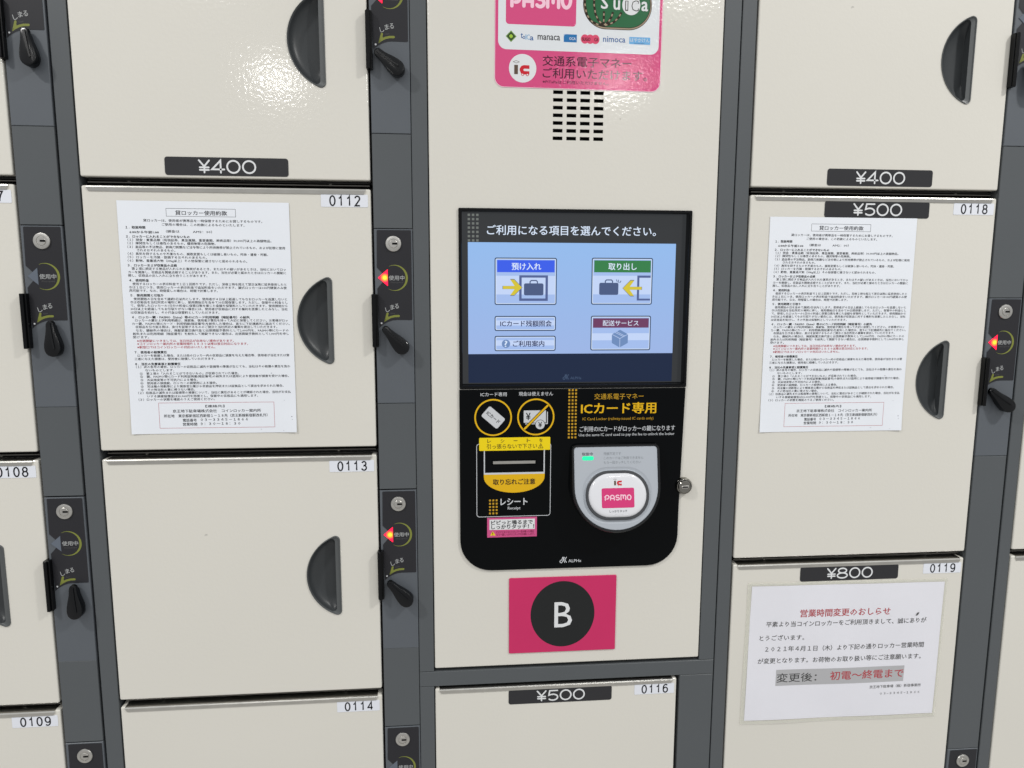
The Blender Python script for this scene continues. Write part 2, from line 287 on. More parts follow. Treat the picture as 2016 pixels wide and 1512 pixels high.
TERMS = [
 ('貸ロッカー使用約款', 70.0, 133.2, -14.2, 'k'),
 ('貸ロッカーは、使用者が携帯品を一時保管するためにお貸しするものです。', 30.8, 176.1, -24.0, 'k'),
 ('ご使用の場合は、この約款によるものといたします。', 52.9, 154.0, -28.9, 'k'),
 ('１．取扱時間', 9.0, 32.7, -32.8, 'b'),
 ('6:00から午前1:00', 13.3, 48.8, -38.6, 'b'),
 ('（課金は', 57.4, 73.8, -37.3, 'k'),
 ('AM2：00）', 90.2, 113.8, -37.5, 'k'),
 ('２．ロッカーに入れることができないもの', 8.9, 86.0, -44.0, 'b'),
 ('（１）現金・貴重品類（有価証券、貴金属類、重要書類、美術品等）30,000円以上の高額物品。', 10.3, 186.6, -48.2, 'k'),
 ('（２）揮発性もしくは毒性のあるもの。爆発物等の危険物。', 10.0, 117.3, -52.3, 'k'),
 ('（３）盗品等の不法物品、銃砲刀剣類など法令等により所持携帯が禁止されているもの、および犯罪に使用', 9.7, 203.2, -56.9, 'k'),
 ('されるおそれのあるもの。', 21.0, 67.3, -61.0, 'k'),
 ('（４）臭気を発するものや不潔なもの、腐敗変質もしくは破損し易いもの。死体・遺骨・死骸。', 9.5, 181.6, -65.4, 'k'),
 ('（５）ロッカーを汚損・毀損するおそれのあるもの。', 9.2, 105.6, -69.6, 'k'),
 ('（６）動物、重量過大物（30kg以上）その他保管に適さないと認められるもの。', 8.9, 155.3, -74.0, 'k'),
 ('３．ロッカーおよび収容品の点検', 8.6, 68.3, -79.8, 'b'),
 ('第２項に規定する物品が入れられた事実があるとき、またはその疑いがあるときは、当社においてロッ', 13.2, 203.2, -84.0, 'k'),
 ('カーを開扉し、収容品を開被点検することがあります。また、当社が必要と認めたときはロッカーの開錠に', 8.8, 203.4, -88.4, 'k'),
 ('際し、収容品の出し入れに立ち合うことがあります。', 8.5, 105.2, -92.6, 'k'),
 ('４．使用料金', 9.3, 33.1, -98.7, 'b'),
 ('使用するロッカーの表示料金で１日１回限りです。ただし、深夜２時を超えて翌日以降に延長使用したと', 12.9, 203.3, -103.1, 'k'),
 ('きは１日につき、使用ロッカーの表示料金で追加料金をいただきます。鍵式ロッカーは100円硬貨のみ使', 8.8, 203.5, -107.4, 'k'),
 ('用可能です。なお、時間貸しの場合は、時間で計算します。', 8.5, 117.1, -111.6, 'k'),
 ('５．使用期間と引取り', 9.5, 49.6, -117.5, 'b'),
 ('使用開始の日を含めて連続3日以内とします。使用者が４日以上経過してもなおロッカーを返還しないと', 13.1, 203.4, -122.0, 'k'),
 ('きは収容品を当社所定の場所に移し、使用開始日を含めて30日間保管します。ただし、保管中の料金とし', 9.0, 204.1, -126.2, 'k'),
 ('て、使用したロッカーの1日分の料金に保管日数を乗じた金額を保管料としていただきます。使用開始から', 8.9, 203.9, -130.5, 'k'),
 ('30日以上を経過してもお引取りがない場合には、使用者が収容品に対する権利を放棄したとみなし、当社', 8.6, 203.8, -134.7, 'k'),
 ('は収容品を処分し、その代金は保管料としていただきます。', 8.7, 117.8, -139.2, 'k'),
 ('６．ロッカー鍵・PASMO（Suica）等のICカード利用明細（暗証番号）の紛失', 9.8, 155.4, -145.2, 'b'),
 ('ロッカーの鍵および利用明細は、施錠後、使用者が責任を持って大切に保管してください。お客様がロッ', 13.2, 203.2, -149.2, 'k'),
 ('カー鍵、PASMO等ICカード・利用明細(暗証番号)を紛失した場合は、直ちに下記連絡先に届出てください。', 9.2, 205.6, -153.5, 'k'),
 ('収容品を引き取る際は、身分を証明するもののご提示と当社所定の書類を提出していただきます。', 13.3, 189.6, -157.6, 'k'),
 ('なお、鍵紛失の場合は、施錠装置交換代金と出張開錠手数料として2,000円を、PASMO等ICカードの', 13.4, 204.0, -162.1, 'k'),
 ('紛失または利用明細（暗証番号）を紛失して開錠できない場合は、出張開錠手数料として1,000円を申し', 9.4, 204.2, -166.4, 'k'),
 ('受けます。', 9.1, 28.8, -170.7, 'k'),
 ('※出張開錠につきましては、当日対応が出来ない場合があります。', 13.8, 134.1, -175.4, 'r'),
 ('※コインロッカー案内所の営業時間外１８:３０以降は翌日対応になります。', 13.9, 151.9, -179.3, 'r'),
 ('※駅窓口ではコインロッカーの対応はいたしません。', 13.7, 110.5, -183.6, 'r'),
 ('７．使用者の賠償責任', 9.9, 49.8, -190.1, 'b'),
 ('ロッカーを破損した場合、または他のロッカー内の収容品に損害を与えた場合等、使用者が当社または第', 13.4, 203.6, -194.4, 'k'),
 ('三者に与えた損害は、使用者に賠償していただきます。', 9.4, 109.7, -198.7, 'k'),
 ('８．当社の免責事項と賠償責任', 9.8, 66.0, -205.3, 'b'),
 ('（１）次の各号の場合、ロッカーの収容品に滅失や毀損等の障害が生じても、当社はその賠償の責任を負わ', 10.4, 204.3, -209.0, 'k'),
 ('ないものとします。', 21.7, 57.4, -213.4, 'k'),
 ('①\u3000第２項の「入れることができないもの」が収容されていた場合。', 14.8, 138.4, -217.7, 'k'),
 ('②\u3000鍵、PASMO等ICカード利用証明書(暗証番号)の紛失または盗用により使用者が損害を受けた場合。', 14.9, 202.1, -221.6, 'k'),
 ('③\u3000天災地変等の不可抗力による場合。', 15.1, 86.1, -226.0, 'k'),
 ('④\u3000使用者の誤施錠、ロッカーの誤使用による場合。', 14.8, 110.2, -230.2, 'k'),
 ('⑤\u3000司法権の発動等により関係官公署から収容品を押収または証拠品として提出を求められた場合。', 14.9, 194.7, -234.5, 'k'),
 ('⑥\u3000その他当社の責に帰さない場合。', 14.7, 82.2, -238.7, 'k'),
 ('（２）収容品の滅失または毀損等の損害について、当社に責任があることが確認された場合、当社がお支払', 11.1, 203.9, -242.8, 'k'),
 ('いする損害賠償金は30,000円を限度とし、保管中の収容品にも適用します。', 22.1, 161.7, -247.4, 'k'),
 ('（３）ロッカーの状態を確認のうえご使用ください。', 10.9, 106.6, -251.6, 'k'),
 ('【連絡先】', 94.2, 118.3, -261.0, 'k'),
 ('京王地下駐車場株式会社\u3000コインロッカー案内所', 52.8, 164.5, -267.2, 'k'),
 ('所在地\u3000東京都新宿区西新宿１－１８先（京王新線新宿駅改札外）', 41.4, 172.8, -273.5, 'k'),
 ('電話番号', 64.8, 82.2, -279.4, 'k'),
 ('０３－３３４５－１８６６', 87.3, 147.4, -278.8, 'k'),
 ('営業時間', 64.5, 82.5, -284.7, 'k'),
 ('９：３０～１８：３０', 87.0, 137.5, -284.2, 'k'),
]
# ------------------------------------------------------------------ lockers
def dshape(L, H, r, n=22, dx=0.0):
    """handle outline: straight edge on x = dx (right), arc bulging L to the left, corners rounded by r"""
    Rad = (H*H+L*L)/(2*L); cx = Rad-L          # circle through (0, +-H) and (-L, 0)
    # corner circle inside both the straight edge and the arc
    ccx = -r; ccz = math.sqrt(max(1e-9, (Rad-r)**2-(ccx-cx)**2))
    a = math.atan2(ccz, ccx-cx); o = []
    for i in range(6):
        t = a*i/5; o.append((ccx+r*math.cos(t), ccz+r*math.sin(t)))
    for i in range(1, n):
        t = a+(2*math.pi-2*a)*i/n; o.append((cx+Rad*math.cos(t), Rad*math.sin(t)))
    for i in range(6):
        t = 2*math.pi-a+a*i/5; o.append((ccx+r*math.cos(t), -ccz+r*math.sin(t)))
    return [(x+dx, z) for x, z in o]
cache = {}
def door_mesh(w, h, hx, hz, thick=.018, r=.0018):
    key = ('door', round(w, 4), round(h, 4), hx, hz)
    if key not in cache:
        mb = MB()
        def lp(i): return rrect(i, i, w-i, h-i, max(.0005, .0022-i*.3), 4)
        L = [(lp(0), -thick), (lp(0), -r)]+[(lp(r*(1-math.cos(a))), -r*(1-math.sin(a))) for a in (math.radians(22.5*j) for j in range(1, 4))]
        L.append((lp(r), 0))
        mb.loft(L, CR, cap=False)
        loops = [lp(r)]
        if hx is not None: loops.append([(hx+x, hz+z) for x, z in dshape(.0452, .058, .0055)])
        mb.poly(loops, 0, CR)
        bm_ = mb.mesh("door"); cache[key] = bm_
    return cache[key]
def handle_mesh():
    if 'h' not in cache:
        mb = MB()
        S = dshape
        mb.loft([(S(.0462, .0590, .0060), .0000), (S(.0460, .0588, .0060), .0008), (S(.0452, .0580, .0056, dx=-.0006), .0014), (S(.0442, .0572, .0052, dx=-.0012), .0012),
                 (S(.0434, .0562, .0048, dx=-.0018), .0000)], HRIM, cap=False)
        a = S(.0434, .0562, .0048, dx=-.0018)
        mb.loft([(a, .0000), (S(.0375, .0545, .0045, dx=-.0070), -.0012)], HRIM, cap=False)
        mb2 = [(S(.0375, .0545, .0045, dx=-.0070), -.0012), (S(.0370, .0540, .0045, dx=-.0068), -.0035), (S(.0355, .0527, .0060, dx=-.0066), -.0068), (S(.0320, .0500, .0070, dx=-.0064), -.0098),
               (S(.0270, .0460, .0070, dx=-.0062), -.0118), (S(.0180, .0380, .0040, dx=-.0062), -.0130)]
        mb.loft(mb2, HCUP, cap=True)
        cache['h'] = mb.mesh("handle", smooth=38)
    return cache['h']
def trim_mesh(w):
    key = ('t', round(w, 4))
    if key not in cache:
        mb = MB(); e = .0062
        prof = [(-.0068, .0002), (-.0068, .0010), (-.0020, .0014), (-.0004, .0006), (0.0003, -.0016), (0.0003, -.0150)]   # (z, d)
        n = len(prof); b = 0; k = mb.mi(STEEL)
        ends = []
        for sx_, x in ((1, e), (-1, w-e)):
            for z, d in prof:
                c = .0022 if z < -.006 else 0
                mb.v.append((x+sx_*c, -d, z))
        for i in range(n-1): mb.f.append((i, i+1, n+i+1, n+i)); mb.m.append(k)
        mb.f.append(tuple(range(n))); mb.m.append(k); mb.f.append(tuple(range(n, 2*n))); mb.m.append(k)
        cache[key] = mb.mesh("steel_trim")
    return cache[key]
def number_label(no, w=.0592):
    key = ('n', no, w)
    if key not in cache:
        mb = MB(); mb.slab(rrect(0, -.0157, w, 0, .0012, 3), .0001, .0004, LAB)
        if no: digit_text(mb, no, w/2-.0182, -.0079, .0138, .0019, .00045, I_BLACK, .0105)
        cache[key] = mb.mesh("number_label")
    return cache[key]
def price_label(p):
    key = ('p', p)
    if key not in cache:
        mb = MB(); mb.slab(rrect(0, -.0223, .1505, 0, .0034, 5), .0001, .0005, PLATE)
        sg_text(mb, p, .0757, -.0112, .0168, .0021, .00056, I_WHITE, total=.0705)
        cache[key] = mb.mesh("price_label")
    return cache[key]
def lock_meshes():
    if 'l' in cache: return cache['l']
    d = {}
    mb = MB()                                        # moulded panel, its front edge lightly rounded
    mb.slab(rrect(.0031, -.2290, .0524, -.0006), -.020, -.0002, GPLA, bev=.0006)
    d['panel'] = mb.mesh("lock_panel")
    mb = MB()
    stk = [(.0060, -.0770), (.0078, -.1283), (.0105, -.1257), (.0142, -.1231), (.0180, -.1210), (.0206, -.1199), (.0255, -.1184), (.0306, -.1179), (.0498, -.1180), (.0507, -.1172),
           (.0507, -.0028), (.0499, -.0020), (.0076, -.0020), (.0068, -.0028), (.0060, -.0500), (.0150, -.0592), (.0150, -.0668)]
    mb.poly(stk, .0002, STK_DARK)
    out = ell(.0290, -.0632, .0168, .0168, 30, -118, 112); inn = ell(.0277, -.0632, .0153, .0160, 30, -121, 116)
    mb.poly(out+inn[::-1], .00026, I_OLIVE)
    mb.text("使用中", .0212, .0413, -.0632, .0062, .00026, I_SOFT, bold=.004)
    mb.text("Occupied", .0235, .0390, -.0693, .0022, .00026, I_DIM)
    for ch, x, z, r in (("し", .0187, -.1043, .26), ("ま", .0248, -.1012, .20), ("る", .0308, -.0999, .12)):
        mb.text(ch, x-.0026, x+.0026, z, .0062, .00026, I_SOFT, bold=.004, rot=r)
    mb.text("Close", .0222, .0278, -.1092, .0018, .00026, I_DIM, rot=.15)
    mb.stroke([(.0186, -.1095), (.0163, -.1176), (.0180, -.1165), (.0226, -.1142), (.0276, -.1130), (.0332, -.1128)], .0028, .00027, I_OLIVE)
    mb.poly([(.0163, -.1176), (.0186, -.1095), (.0200, -.1150)], .00028, I_OLIVE)
    mb.poly(ell(.0106, -.1222, .00115, n=12), .00027, I_WHITE)
    d['sticker'] = mb.mesh("printed_sticker", recalc=False)
    mb = MB()
    mb.lathe(.0279, -.0194, [(.0100, .0002), (.0102, .0014), (.0098, .0021), (.0092, .0023), (.0061, .0023), (.0059, .0018), (.0055, .0018), (.0053, .0025), (.0049, .0028)], CHROME)
    mb.poly(rrect(.0264, -.0206, .0330, -.0182, .0002), .00286, SLOT)
    d['key'] = mb.mesh("keyhole", smooth=30)
    tri = [(.0073, -.0630), (.0197, -.0738), (.0197, -.0522)]
    mb = MB(); mb.slab(tri, -.001, .0008, GPLA, bev=.0004); d['tri'] = mb
    mb = MB()                                        # guard bar with a ridge down its middle
    for x0, x1, dd in ((-.0012, .0068, .0075), (.0002, .0046, .0105)):
        mb.slab(rrect(x0, -.1532, x1, -.0842, .0009, 3), -.012, dd, BLKP, bev=.0007)
    d['guard'] = mb.mesh("guard_bar")
    # lever: a drop-shaped knob, its round end on the spindle
    def drop(s, tip=.0345, rt=.0049, rb=.0100):
        o = []; q = []
        for i in range(17):
            a = math.radians(-180+180*i/16); q.append((rb*math.cos(a), rb*math.sin(a)*1.12))
        q = q[:]
        for t in (.2, .4, .6, .8):
            q.append((rb+(rt-rb)*(t*t*(3-2*t)), t*(tip-rt)))
        for i in range(9):
            a = math.radians(180*i/8); q.append((rt*math.cos(a), tip-rt+rt*math.sin(a)))
        for t in (.8, .6, .4, .2):
            q.append((-(rb+(rt-rb)*(t*t*(3-2*t))), t*(tip-rt)))
        cz = .008
        return [(x*s, cz+(z-cz)*s) for x, z in q]
    mb = MB(); L = []
    def dep(f): return lambda x, z: f
    n = len(drop(1)); k = mb.mi(LEVM); rows = [(.80, .0, 0), (.84, .003, 0), (1.0, .0045, 0), (.99, .0122, .0024), (.955, .0138, .0028), (.89, .0143, .0030)]
    for s_, dd, sl in rows:
        for x, z in drop(s_): mb.v.append((x, -(dd+sl*(-z/.02)), z))
    for j in range(len(rows)-1):
        for i in range(n): mb.f.append((j*n+i, j*n+(i+1) % n, (j+1)*n+(i+1) % n, (j+1)*n+i)); mb.m.append(k)
    mb.f.append(tuple((len(rows)-1)*n+i for i in range(n))); mb.m.append(k)
    # raised thumb ridge running down from the tip
    b0 = len(mb.v); rid = [(-.0016, .0315), (.0016, .0315), (.0030, .0120), (.0044, -.0010), (.0026, -.0020), (.0004, .0110)]
    for sc_, dd in ((1.0, .0126), (.86, .0156)):
        for x, z in rid: mb.v.append((x*sc_, -(dd+.0030*(-z/.02)), .012+(z-.012)*(.94+.06*sc_)))
    for i in range(6): mb.f.append((b0+i, b0+(i+1) % 6, b0+6+(i+1) % 6, b0+6+i)); mb.m.append(k)
    mb.f.append(tuple(b0+6+i for i in range(6))); mb.m.append(k)
    d['lever'] = mb.mesh("lever", smooth=32)
    cache['l'] = d
    return d
def lamp_mat(on):
    if on:
        m = bpy.data.materials.get("indicator_lit")
        if m: return m
        m = bpy.data.materials.new("indicator_lit"); m.use_nodes = True; t = m.node_tree; b = t.nodes["Principled BSDF"]
        b.inputs["Base Color"].default_value = (.5, .02, .03, 1); b.inputs["Roughness"].default_value = .3
        co = t.nodes.new("ShaderNodeTexCoord"); mp = t.nodes.new("ShaderNodeMapping"); mp.inputs["Location"].default_value = (-.0160, 0, .0630)
        g = t.nodes.new("ShaderNodeVectorMath"); g.operation = 'LENGTH'; r = t.nodes.new("ShaderNodeValToRGB")
        mm = t.nodes.new("ShaderNodeMath"); mm.operation = 'MULTIPLY'; mm.inputs[1].default_value = 90
        t.links.new(co.outputs["Object"], mp.inputs[0]); t.links.new(mp.outputs[0], g.inputs[0]); t.links.new(g.outputs["Value"], mm.inputs[0]); t.links.new(mm.outputs[0], r.inputs[0])
        e = r.color_ramp.elements; e[0].position = .16; e[0].color = (1.0, .36, .012, 1); e[1].position = .52; e[1].color = (.86, .0, .03, 1)
        q = e.new(.32); q.color = (1.0, .13, .01, 1)
        t.links.new(r.outputs[0], b.inputs["Emission Color"]); b.inputs["Emission Strength"].default_value = 2.8
        return m
    return mat("indicator_unlit", (98, 106, 118), rough=.25, spec=.5)
def lock_part(parent, x, z, lit, lever_deg):
    """lock panel whose left reference (door edge) is x and whose top is z, in the locker's own frame"""
    d = lock_meshes()
    p = link("lock_panel", d['panel'], parent, (x, 0, z))
    link("printed_sticker", d['sticker'], p); link("keyhole", d['key'], p)
    key = ('tri', lit)
    if key not in cache:
        me = d['tri'].mesh("indicator_lamp"); me.materials.clear(); me.materials.append(lamp_mat(lit)); cache[key] = me
    link("indicator_lamp", cache[key], p, label="red glowing arrow lamp" if lit else "unlit grey arrow lamp")
    link("guard_bar", d['guard'], p)
    link("lever", d['lever'], p, (.0362, 0, -.1522), (0, -math.radians(lever_deg), 0))
    return p
def body_mesh(w, h):
    key = ('b', round(w, 4), round(h, 4))
    if key not in cache:
        mb = MB(); mb.box(-.002, -.003, w+.002, h+.0035, -.46, -.0215, DARK); cache[key] = mb.mesh("body")
    return cache[key]
def rail_mesh(w):
    key = ('r', round(w, 4))
    if key not in cache:                                       # shelf edge seen in the gap below a door
        mb = MB()
        mb.box(.004, -.0030, w-.002, -.0012, -.0210, -.0125, DARK); mb.box(.004, -.0062, w-.002, -.0050, -.0210, -.0095, RAILM)
        cache[key] = mb.mesh("shelf_edge")
        mb = MB(); mb.lathe(0, 0, [(.0021, -.0150), (.0021, -.0132), (.0015, -.0126), (.0007, -.0124)], RAILM, 14); cache['sc'] = mb.mesh("screw", smooth=35)
    return cache[key]
RAILM = mat("rail_grey_steel", (92, 90, 86), rough=.35, metal=.6)
def locker(label, x0, x1, z0, z1, no=None, price=None, price_x=None, price_top=True, handle=True, hz=None, hx_from=None, lit=None, lever=42, trim=True, lockz=None, body=True, screws=True, group="coin lockers in the locker wall"):
    w, h = x1-x0, z1-z0
    t = thing("coin_locker", label, "locker", (x0, 0, z0), group)
    hx = w-.0518 if handle else None; hzz = (hz-z0) if hz is not None else h/2
    dr = link("door", door_mesh(w, h, hx, round(hzz, 4) if handle else None), t)
    if handle: link("handle", handle_mesh(), dr, (hx, 0, hzz))
    if trim: link("steel_trim", trim_mesh(w), dr, (0, 0, h))
    if no is not None: link("number_label", number_label(no), dr, (w-.0627, 0, h-.0070))
    if price: link("price_label", price_label(price), dr, (price_x-x0, 0, (h-.0003-.0072+.0072 if price_top == 'flush' else h-.0062) if price_top else .0253))
    if body: link("body", body_mesh(w, h), t)
    r = rail_mesh(w); link("shelf_edge", r, t)
    if screws:
        for sx_ in (.052, w-.052): link("screw", cache['sc'], t, (sx_, 0, -.0040 if z0 > 0 else -.0076))
    if lit is not None: lock_part(t, w, (lockz-z0) if lockz is not None else h/2+.1192, lit, lever)
    return t
A0, A1 = -.4827, -.1288          # left visible column
B0, B1 = .3757, .7291            # right visible column
K0, K1 = -.9155, -.5615          # far left column, mostly outside the frame
H0, H1 = .8045, 1.158            # far right column
locker("cream locker door above locker 0107 at the top left edge of the photo", K0, K1, .2084, .5456, lit=False, lever=8)
locker("locker at the left edge whose number label shows only a 7", K0, K1, -.1389, .1976, no="0107", lit=False, lever=6)
locker("coin locker numbered 0108 at the left edge with unlit arrow lamp", K0, K1, -.4876, -.1500, no="0108", lit=False, lever=4)
locker("coin locker numbered 0109 in the bottom left corner", K0, K1, -.8346, -.4979, no="0109", lit=False, lever=4)
locker("400 yen coin locker above locker 0112, its top cut off by the frame", A0, A1, .2084, .5456, price="¥400", price_x=-.3810, price_top=False, lit=True, lever=50)
locker("coin locker numbered 0112 with a white terms sheet on its door", A0, A1, -.1389, .1976, no="0112", lit=True, lever=42)
locker("coin locker numbered 0113, bare cream door with a red lit arrow, below locker 0112", A0, A1, -.4876, -.1505, no="0113", lit=True, lever=44)
locker("coin locker numbered 0114 at the bottom, below locker 0113", A0, A1, -.8346, -.4980, no="0114", lit=False, lever=8)
locker("400 yen coin locker above locker 0118, right of the payment terminal", B0, B1, .2084, .5476, price="¥400", price_x=.4812, price_top=False, hz=.3780, lit=False, lever=25, lockz=.4972)
locker("tall 500 yen locker numbered 0118 with a terms sheet on its door", B0, B1, -.3126, .1976, no="0118", price="¥500", price_x=.4803, hz=-.0560, lit=True, lever=48, lockz=.0606)
locker("locker 0119, priced 800 yen, with the laminated notice on its door", B0, B1, -1.180, -.3226, no="0119", price="¥800", price_x=.4768, hz=-.751, lit=False, lever=8, lockz=-.6319)
locker("upper locker at the far right edge, a thin sliver of cream door", H0, H1, -.3126, .5476, handle=False)
locker("lower locker in the bottom right corner, a narrow wedge of cream door", H0, H1, -1.180, -.3226, handle=False)
t116 = locker("500 yen coin locker numbered 0116 under the payment terminal", -.0539, .2977, -.9400, -.4930, no="0116", price="¥500", price_x=.0507)

# ------------------------------------------------------------------ cabinet frames (stiles and blank panels between the lockers)
def frame(label, loc_x, stiles, blanks, beams=()):
    t = thing("cabinet_frame", label, "frame", (loc_x, 0, -.94), "grey frames of the locker columns")
    for x0, x1, z0, z1 in stiles:
        mb = MB(); mb.box(x0-loc_x, z0+.94, x1-loc_x, z1+.94, -.050, -.0010, GREY, bev=.0007); mb.obj("stile", t)
    for x0, x1, z0, z1 in blanks:
        mb = MB(); mb.box(x0-loc_x, z0+.94, x1-loc_x, z1+.94, -.020, -.0004, GREY, bev=.0005); mb.obj("blank_panel", t)
    for x0, x1, z0, z1 in beams:
        mb = MB(); mb.box(x0-loc_x, z0+.94, x1-loc_x, z1+.94, -.050, -.0006, GREY, bev=.0007); mb.obj("cross_beam", t)
    return t
ZT, ZB = .62, -.94
def lock_blanks(x, tops, zt=ZT, zb=ZB):
    o = []; up = zt
    for T in tops:
        if up-T > .002: o.append((x+.0031, x+.0524, T+.0002, up-.0004))
        up = T-.2292
    if up > zb: o.append((x+.0031, x+.0524, zb, up-.0004))
    return o
tl = [.4962, .1486, -.1988, -.5466]
frame("leftmost grey upright strip, between the leftmost lockers and locker 0112", K1, [(-.5062, -.4850, ZB, ZT)], lock_blanks(K1, [t+.0002 for t in tl]))
frame("grey upright strip with blank panels left of the payment terminal", A1, [], lock_blanks(A1, tl))
frame("rightmost grey upright strip, between locker 0118 and the right edge", B1, [(.3542, .3732, ZB, ZT), (.7850, .8028, ZB, ZT)], lock_blanks(B1, [.4972, .0606, -.6319]))

# ------------------------------------------------------------------ the laid-out print of the terms sheet
def terms_mesh():
    mb = MB(); W_, H_ = .2100, .2970
    def lift(x, z):     # the lower corners and the right edge stand off the door a little
        a = max(0, (x-.176)/.034); b_ = max(0, (.030-x)/.030); c_ = max(0, (-.262-z)/.035)
        return .0013*a*a*(.2+c_)+.0010*b_*b_*c_
    nx, nz = 24, 30; kp = mb.mi(PAPER)
    for j in range(nz+1):
        for i in range(nx+1):
            x = W_*i/nx; z = -H_*j/nz; mb.v.append((x, -(.0005+lift(x, z)), z))
    for j in range(nz):
        for i in range(nx): a = j*(nx+1)+i; mb.f.append((a, a+1, a+nx+2, a+nx+1)); mb.m.append(kp)
    n0 = len(mb.v)
    d = .00056
    for s_, x0, x1, z, k_ in TERMS:
        m = {'k': I_TXT, 'b': I_BLACK, 'r': RED}[k_]; big = z < -262 or s_ == TERMS[0][0]
        em = .0062 if s_ == TERMS[0][0] else (.0046 if big else .0037)
        mb.text(s_, x0/1000, x1/1000, z/1000, em, d, m, bold=(.045 if k_ == 'b' else .018), em=True, res=1)
    def rectline(x0, z0, x1, z1, w, m):
        mb.poly([rrect(x0, z0, x1, z1), rrect(x0+w, z0+w, x1-w, z1-w)], d, m)
    rectline(.0588, -.0188, .1438, -.0088, .0004, I_TXT); rectline(.0353, -.2898, .1818, -.2560, .0004, RED)
    for px, pz, pr in ((.1950, -.2540, .0006), (.2040, -.2760, .0011), (.2046, -.2795, .0008), (.1640, -.2925, .0007), (.1930, -.2945, .0006), (.1800, -.2180, .0010)):
        mb.poly([(px+x, pz+z) for x, z in ell(0, 0, pr, pr*.6, 7)], d, SMUDGE)
    for i in range(n0, len(mb.v)):
        x, y, z = mb.v[i]; mb.v[i] = (x, y-lift(x, z), z)
    return mb.mesh("terms_sheet", recalc=False)
SMUDGE = ink("smudge_grey", (168, 170, 180)); I_TXT = ink("ink_soft_black", (30, 31, 38))
tm = terms_mesh()
def sheet(label, x, z, rot):
    o = thing("terms_notice", label, "notice", (x, -.0002, z), "rental terms sheets taped to doors", tm); o.rotation_euler = (0, rot, 0); return o
sheet("white A4 sheet of rental terms in fine Japanese print on the door of locker 0112", -.4416, .1797, .0018)
sheet("white A4 rental terms sheet on tall locker 0118, right under its price label", .4041, .1693, .0010)
# laminated notice, slightly wavy
def wav(x, z): return .0010+.0005*math.sin(x*23+1.0)*math.sin(z*17)+.0004*math.sin(x*41+z*33)
def lam_notice():
    t = thing("laminated_notice", "laminated white notice of changed opening hours on the door of locker 0119", "notice", (.4048, 0, -.3557), None)
    t.rotation_euler = (0, .0100, 0)
    def grid(x0, z0, x1, z1, m, off, nx=30, nz=22):
        mb = MB(); k_ = mb.mi(m)
        for j in range(nz+1):
            for i in range(nx+1):
                x = x0+(x1-x0)*i/nx; z = z0+(z1-z0)*j/nz; mb.v.append((x, -(wav(x, z)+off), z))
        for j in range(nz):
            for i in range(nx): a = j*(nx+1)+i; mb.f.append((a, a+1, a+nx+2, a+nx+1)); mb.m.append(k_)
        return mb
    p = grid(0, -.2100, .2970, 0, PAPER2, 0).obj("paper_sheet", t, smooth=60)
    grid(.0450, -.1562, .2455, -.1310, GRYP, .00008, 24, 4).obj("grey_highlight", t)
    mb = MB(); d = 0
    L = [("営業時間変更のおしらせ", .0762, .2148, -.0395, .0128, RED, .0, .012), ("平素より当コインロッカーをご利用頂きまして、誠にありが", .0240, .2735, -.0600, .0092, I_TXT, 0, .002),
         ("とうございます。", .0165, .0845, -.0845, .0092, I_TXT, 0, .002), ("２０２１年４月１日（木）より下記の通りロッカー営業時間", .0262, .2728, -.0985, .0092, I_TXT, 0, .003),
         ("が変更となります。お荷物のお取り扱い等にご注意願います。", .0158, .2700, -.1185, .0092, I_TXT, 0, .003)]
    rows = [("営業時間変更のおしらせ", .0758, .2148, .0315, .0478, .0128, RED, .005), ("平素より当コインロッカーをご利用頂きまして、誠にありが", .0252, .2735, .0555, .0638, .0092, I_TXT, .0),
            ("とうございます。", .0163, .0845, .0732, .0852, .0092, I_TXT, .0), ("２０２１年４月１日（木）より下記の通りロッカー営業時間", .0262, .2728, .0936, .1026, .0092, I_TXT, .0),
            ("が変更となります。お荷物のお取り扱い等にご注意願います。", .0158, .2700, .1113, .1210, .0092, I_TXT, .0)]
    for s_, x0, x1, _, zc, em, m, bo in rows:
        mb.text(s_, x0, x1, -zc+.0045, em, .0, m, bold=.012+bo*2, em=True, res=1)
    mb.text("変更後：", .0465, .1080, -.1440, .0150, 0, I_BLACK, em=True, bold=.015); mb.text("初電〜終電まで", .1290, .2450, -.1428, .0150, 0, RED, em=True, bold=.02)
    mb.text("京王地下駐車場（株）新宿事業所", .1925, .2745, -.1635, .0054, 0, I_BLACK, em=True, bold=.004, res=1); mb.text("０３−３３４５−１８６６", .2100, .2735, -.1748, .0046, 0, I_BLACK, em=True, bold=.004, res=1)
    mb.v = [(x, -(wav(x, z)+.00016-y), z) for x, y, z in mb.v]
    mb.obj("printed_text", t, recalc=False)
    mb = MB(); mb.poly([(.2552, -.0520), (.2585, -.0512), (.2600, -.0490), (.2608, -.0462), (.2575, -.0475)], 0, I_DIM)
    mb.v = [(x, -(wav(x, z)+.0007), z) for x, y, z in mb.v]; mb.obj("torn_scrap", t, recalc=False)
    po = grid(-.0062, -.2158, .3010, .0050, POUCH, .0005).obj("clear_pouch", t, smooth=60)
    for x0, z0, x1, z1, a, b_ in ((-.0062, -.2158, -.0004, .0050, 2, 22), (.2974, -.2158, .3010, .0050, 2, 22), (-.0004, -.2158, .2974, -.2104, 30, 2), (-.0004, .0004, .2974, .0050, 30, 2)):
        grid(x0, z0, x1, z1, PEDGE, .0003, a, b_).obj("sealed_edge", po)
    return t
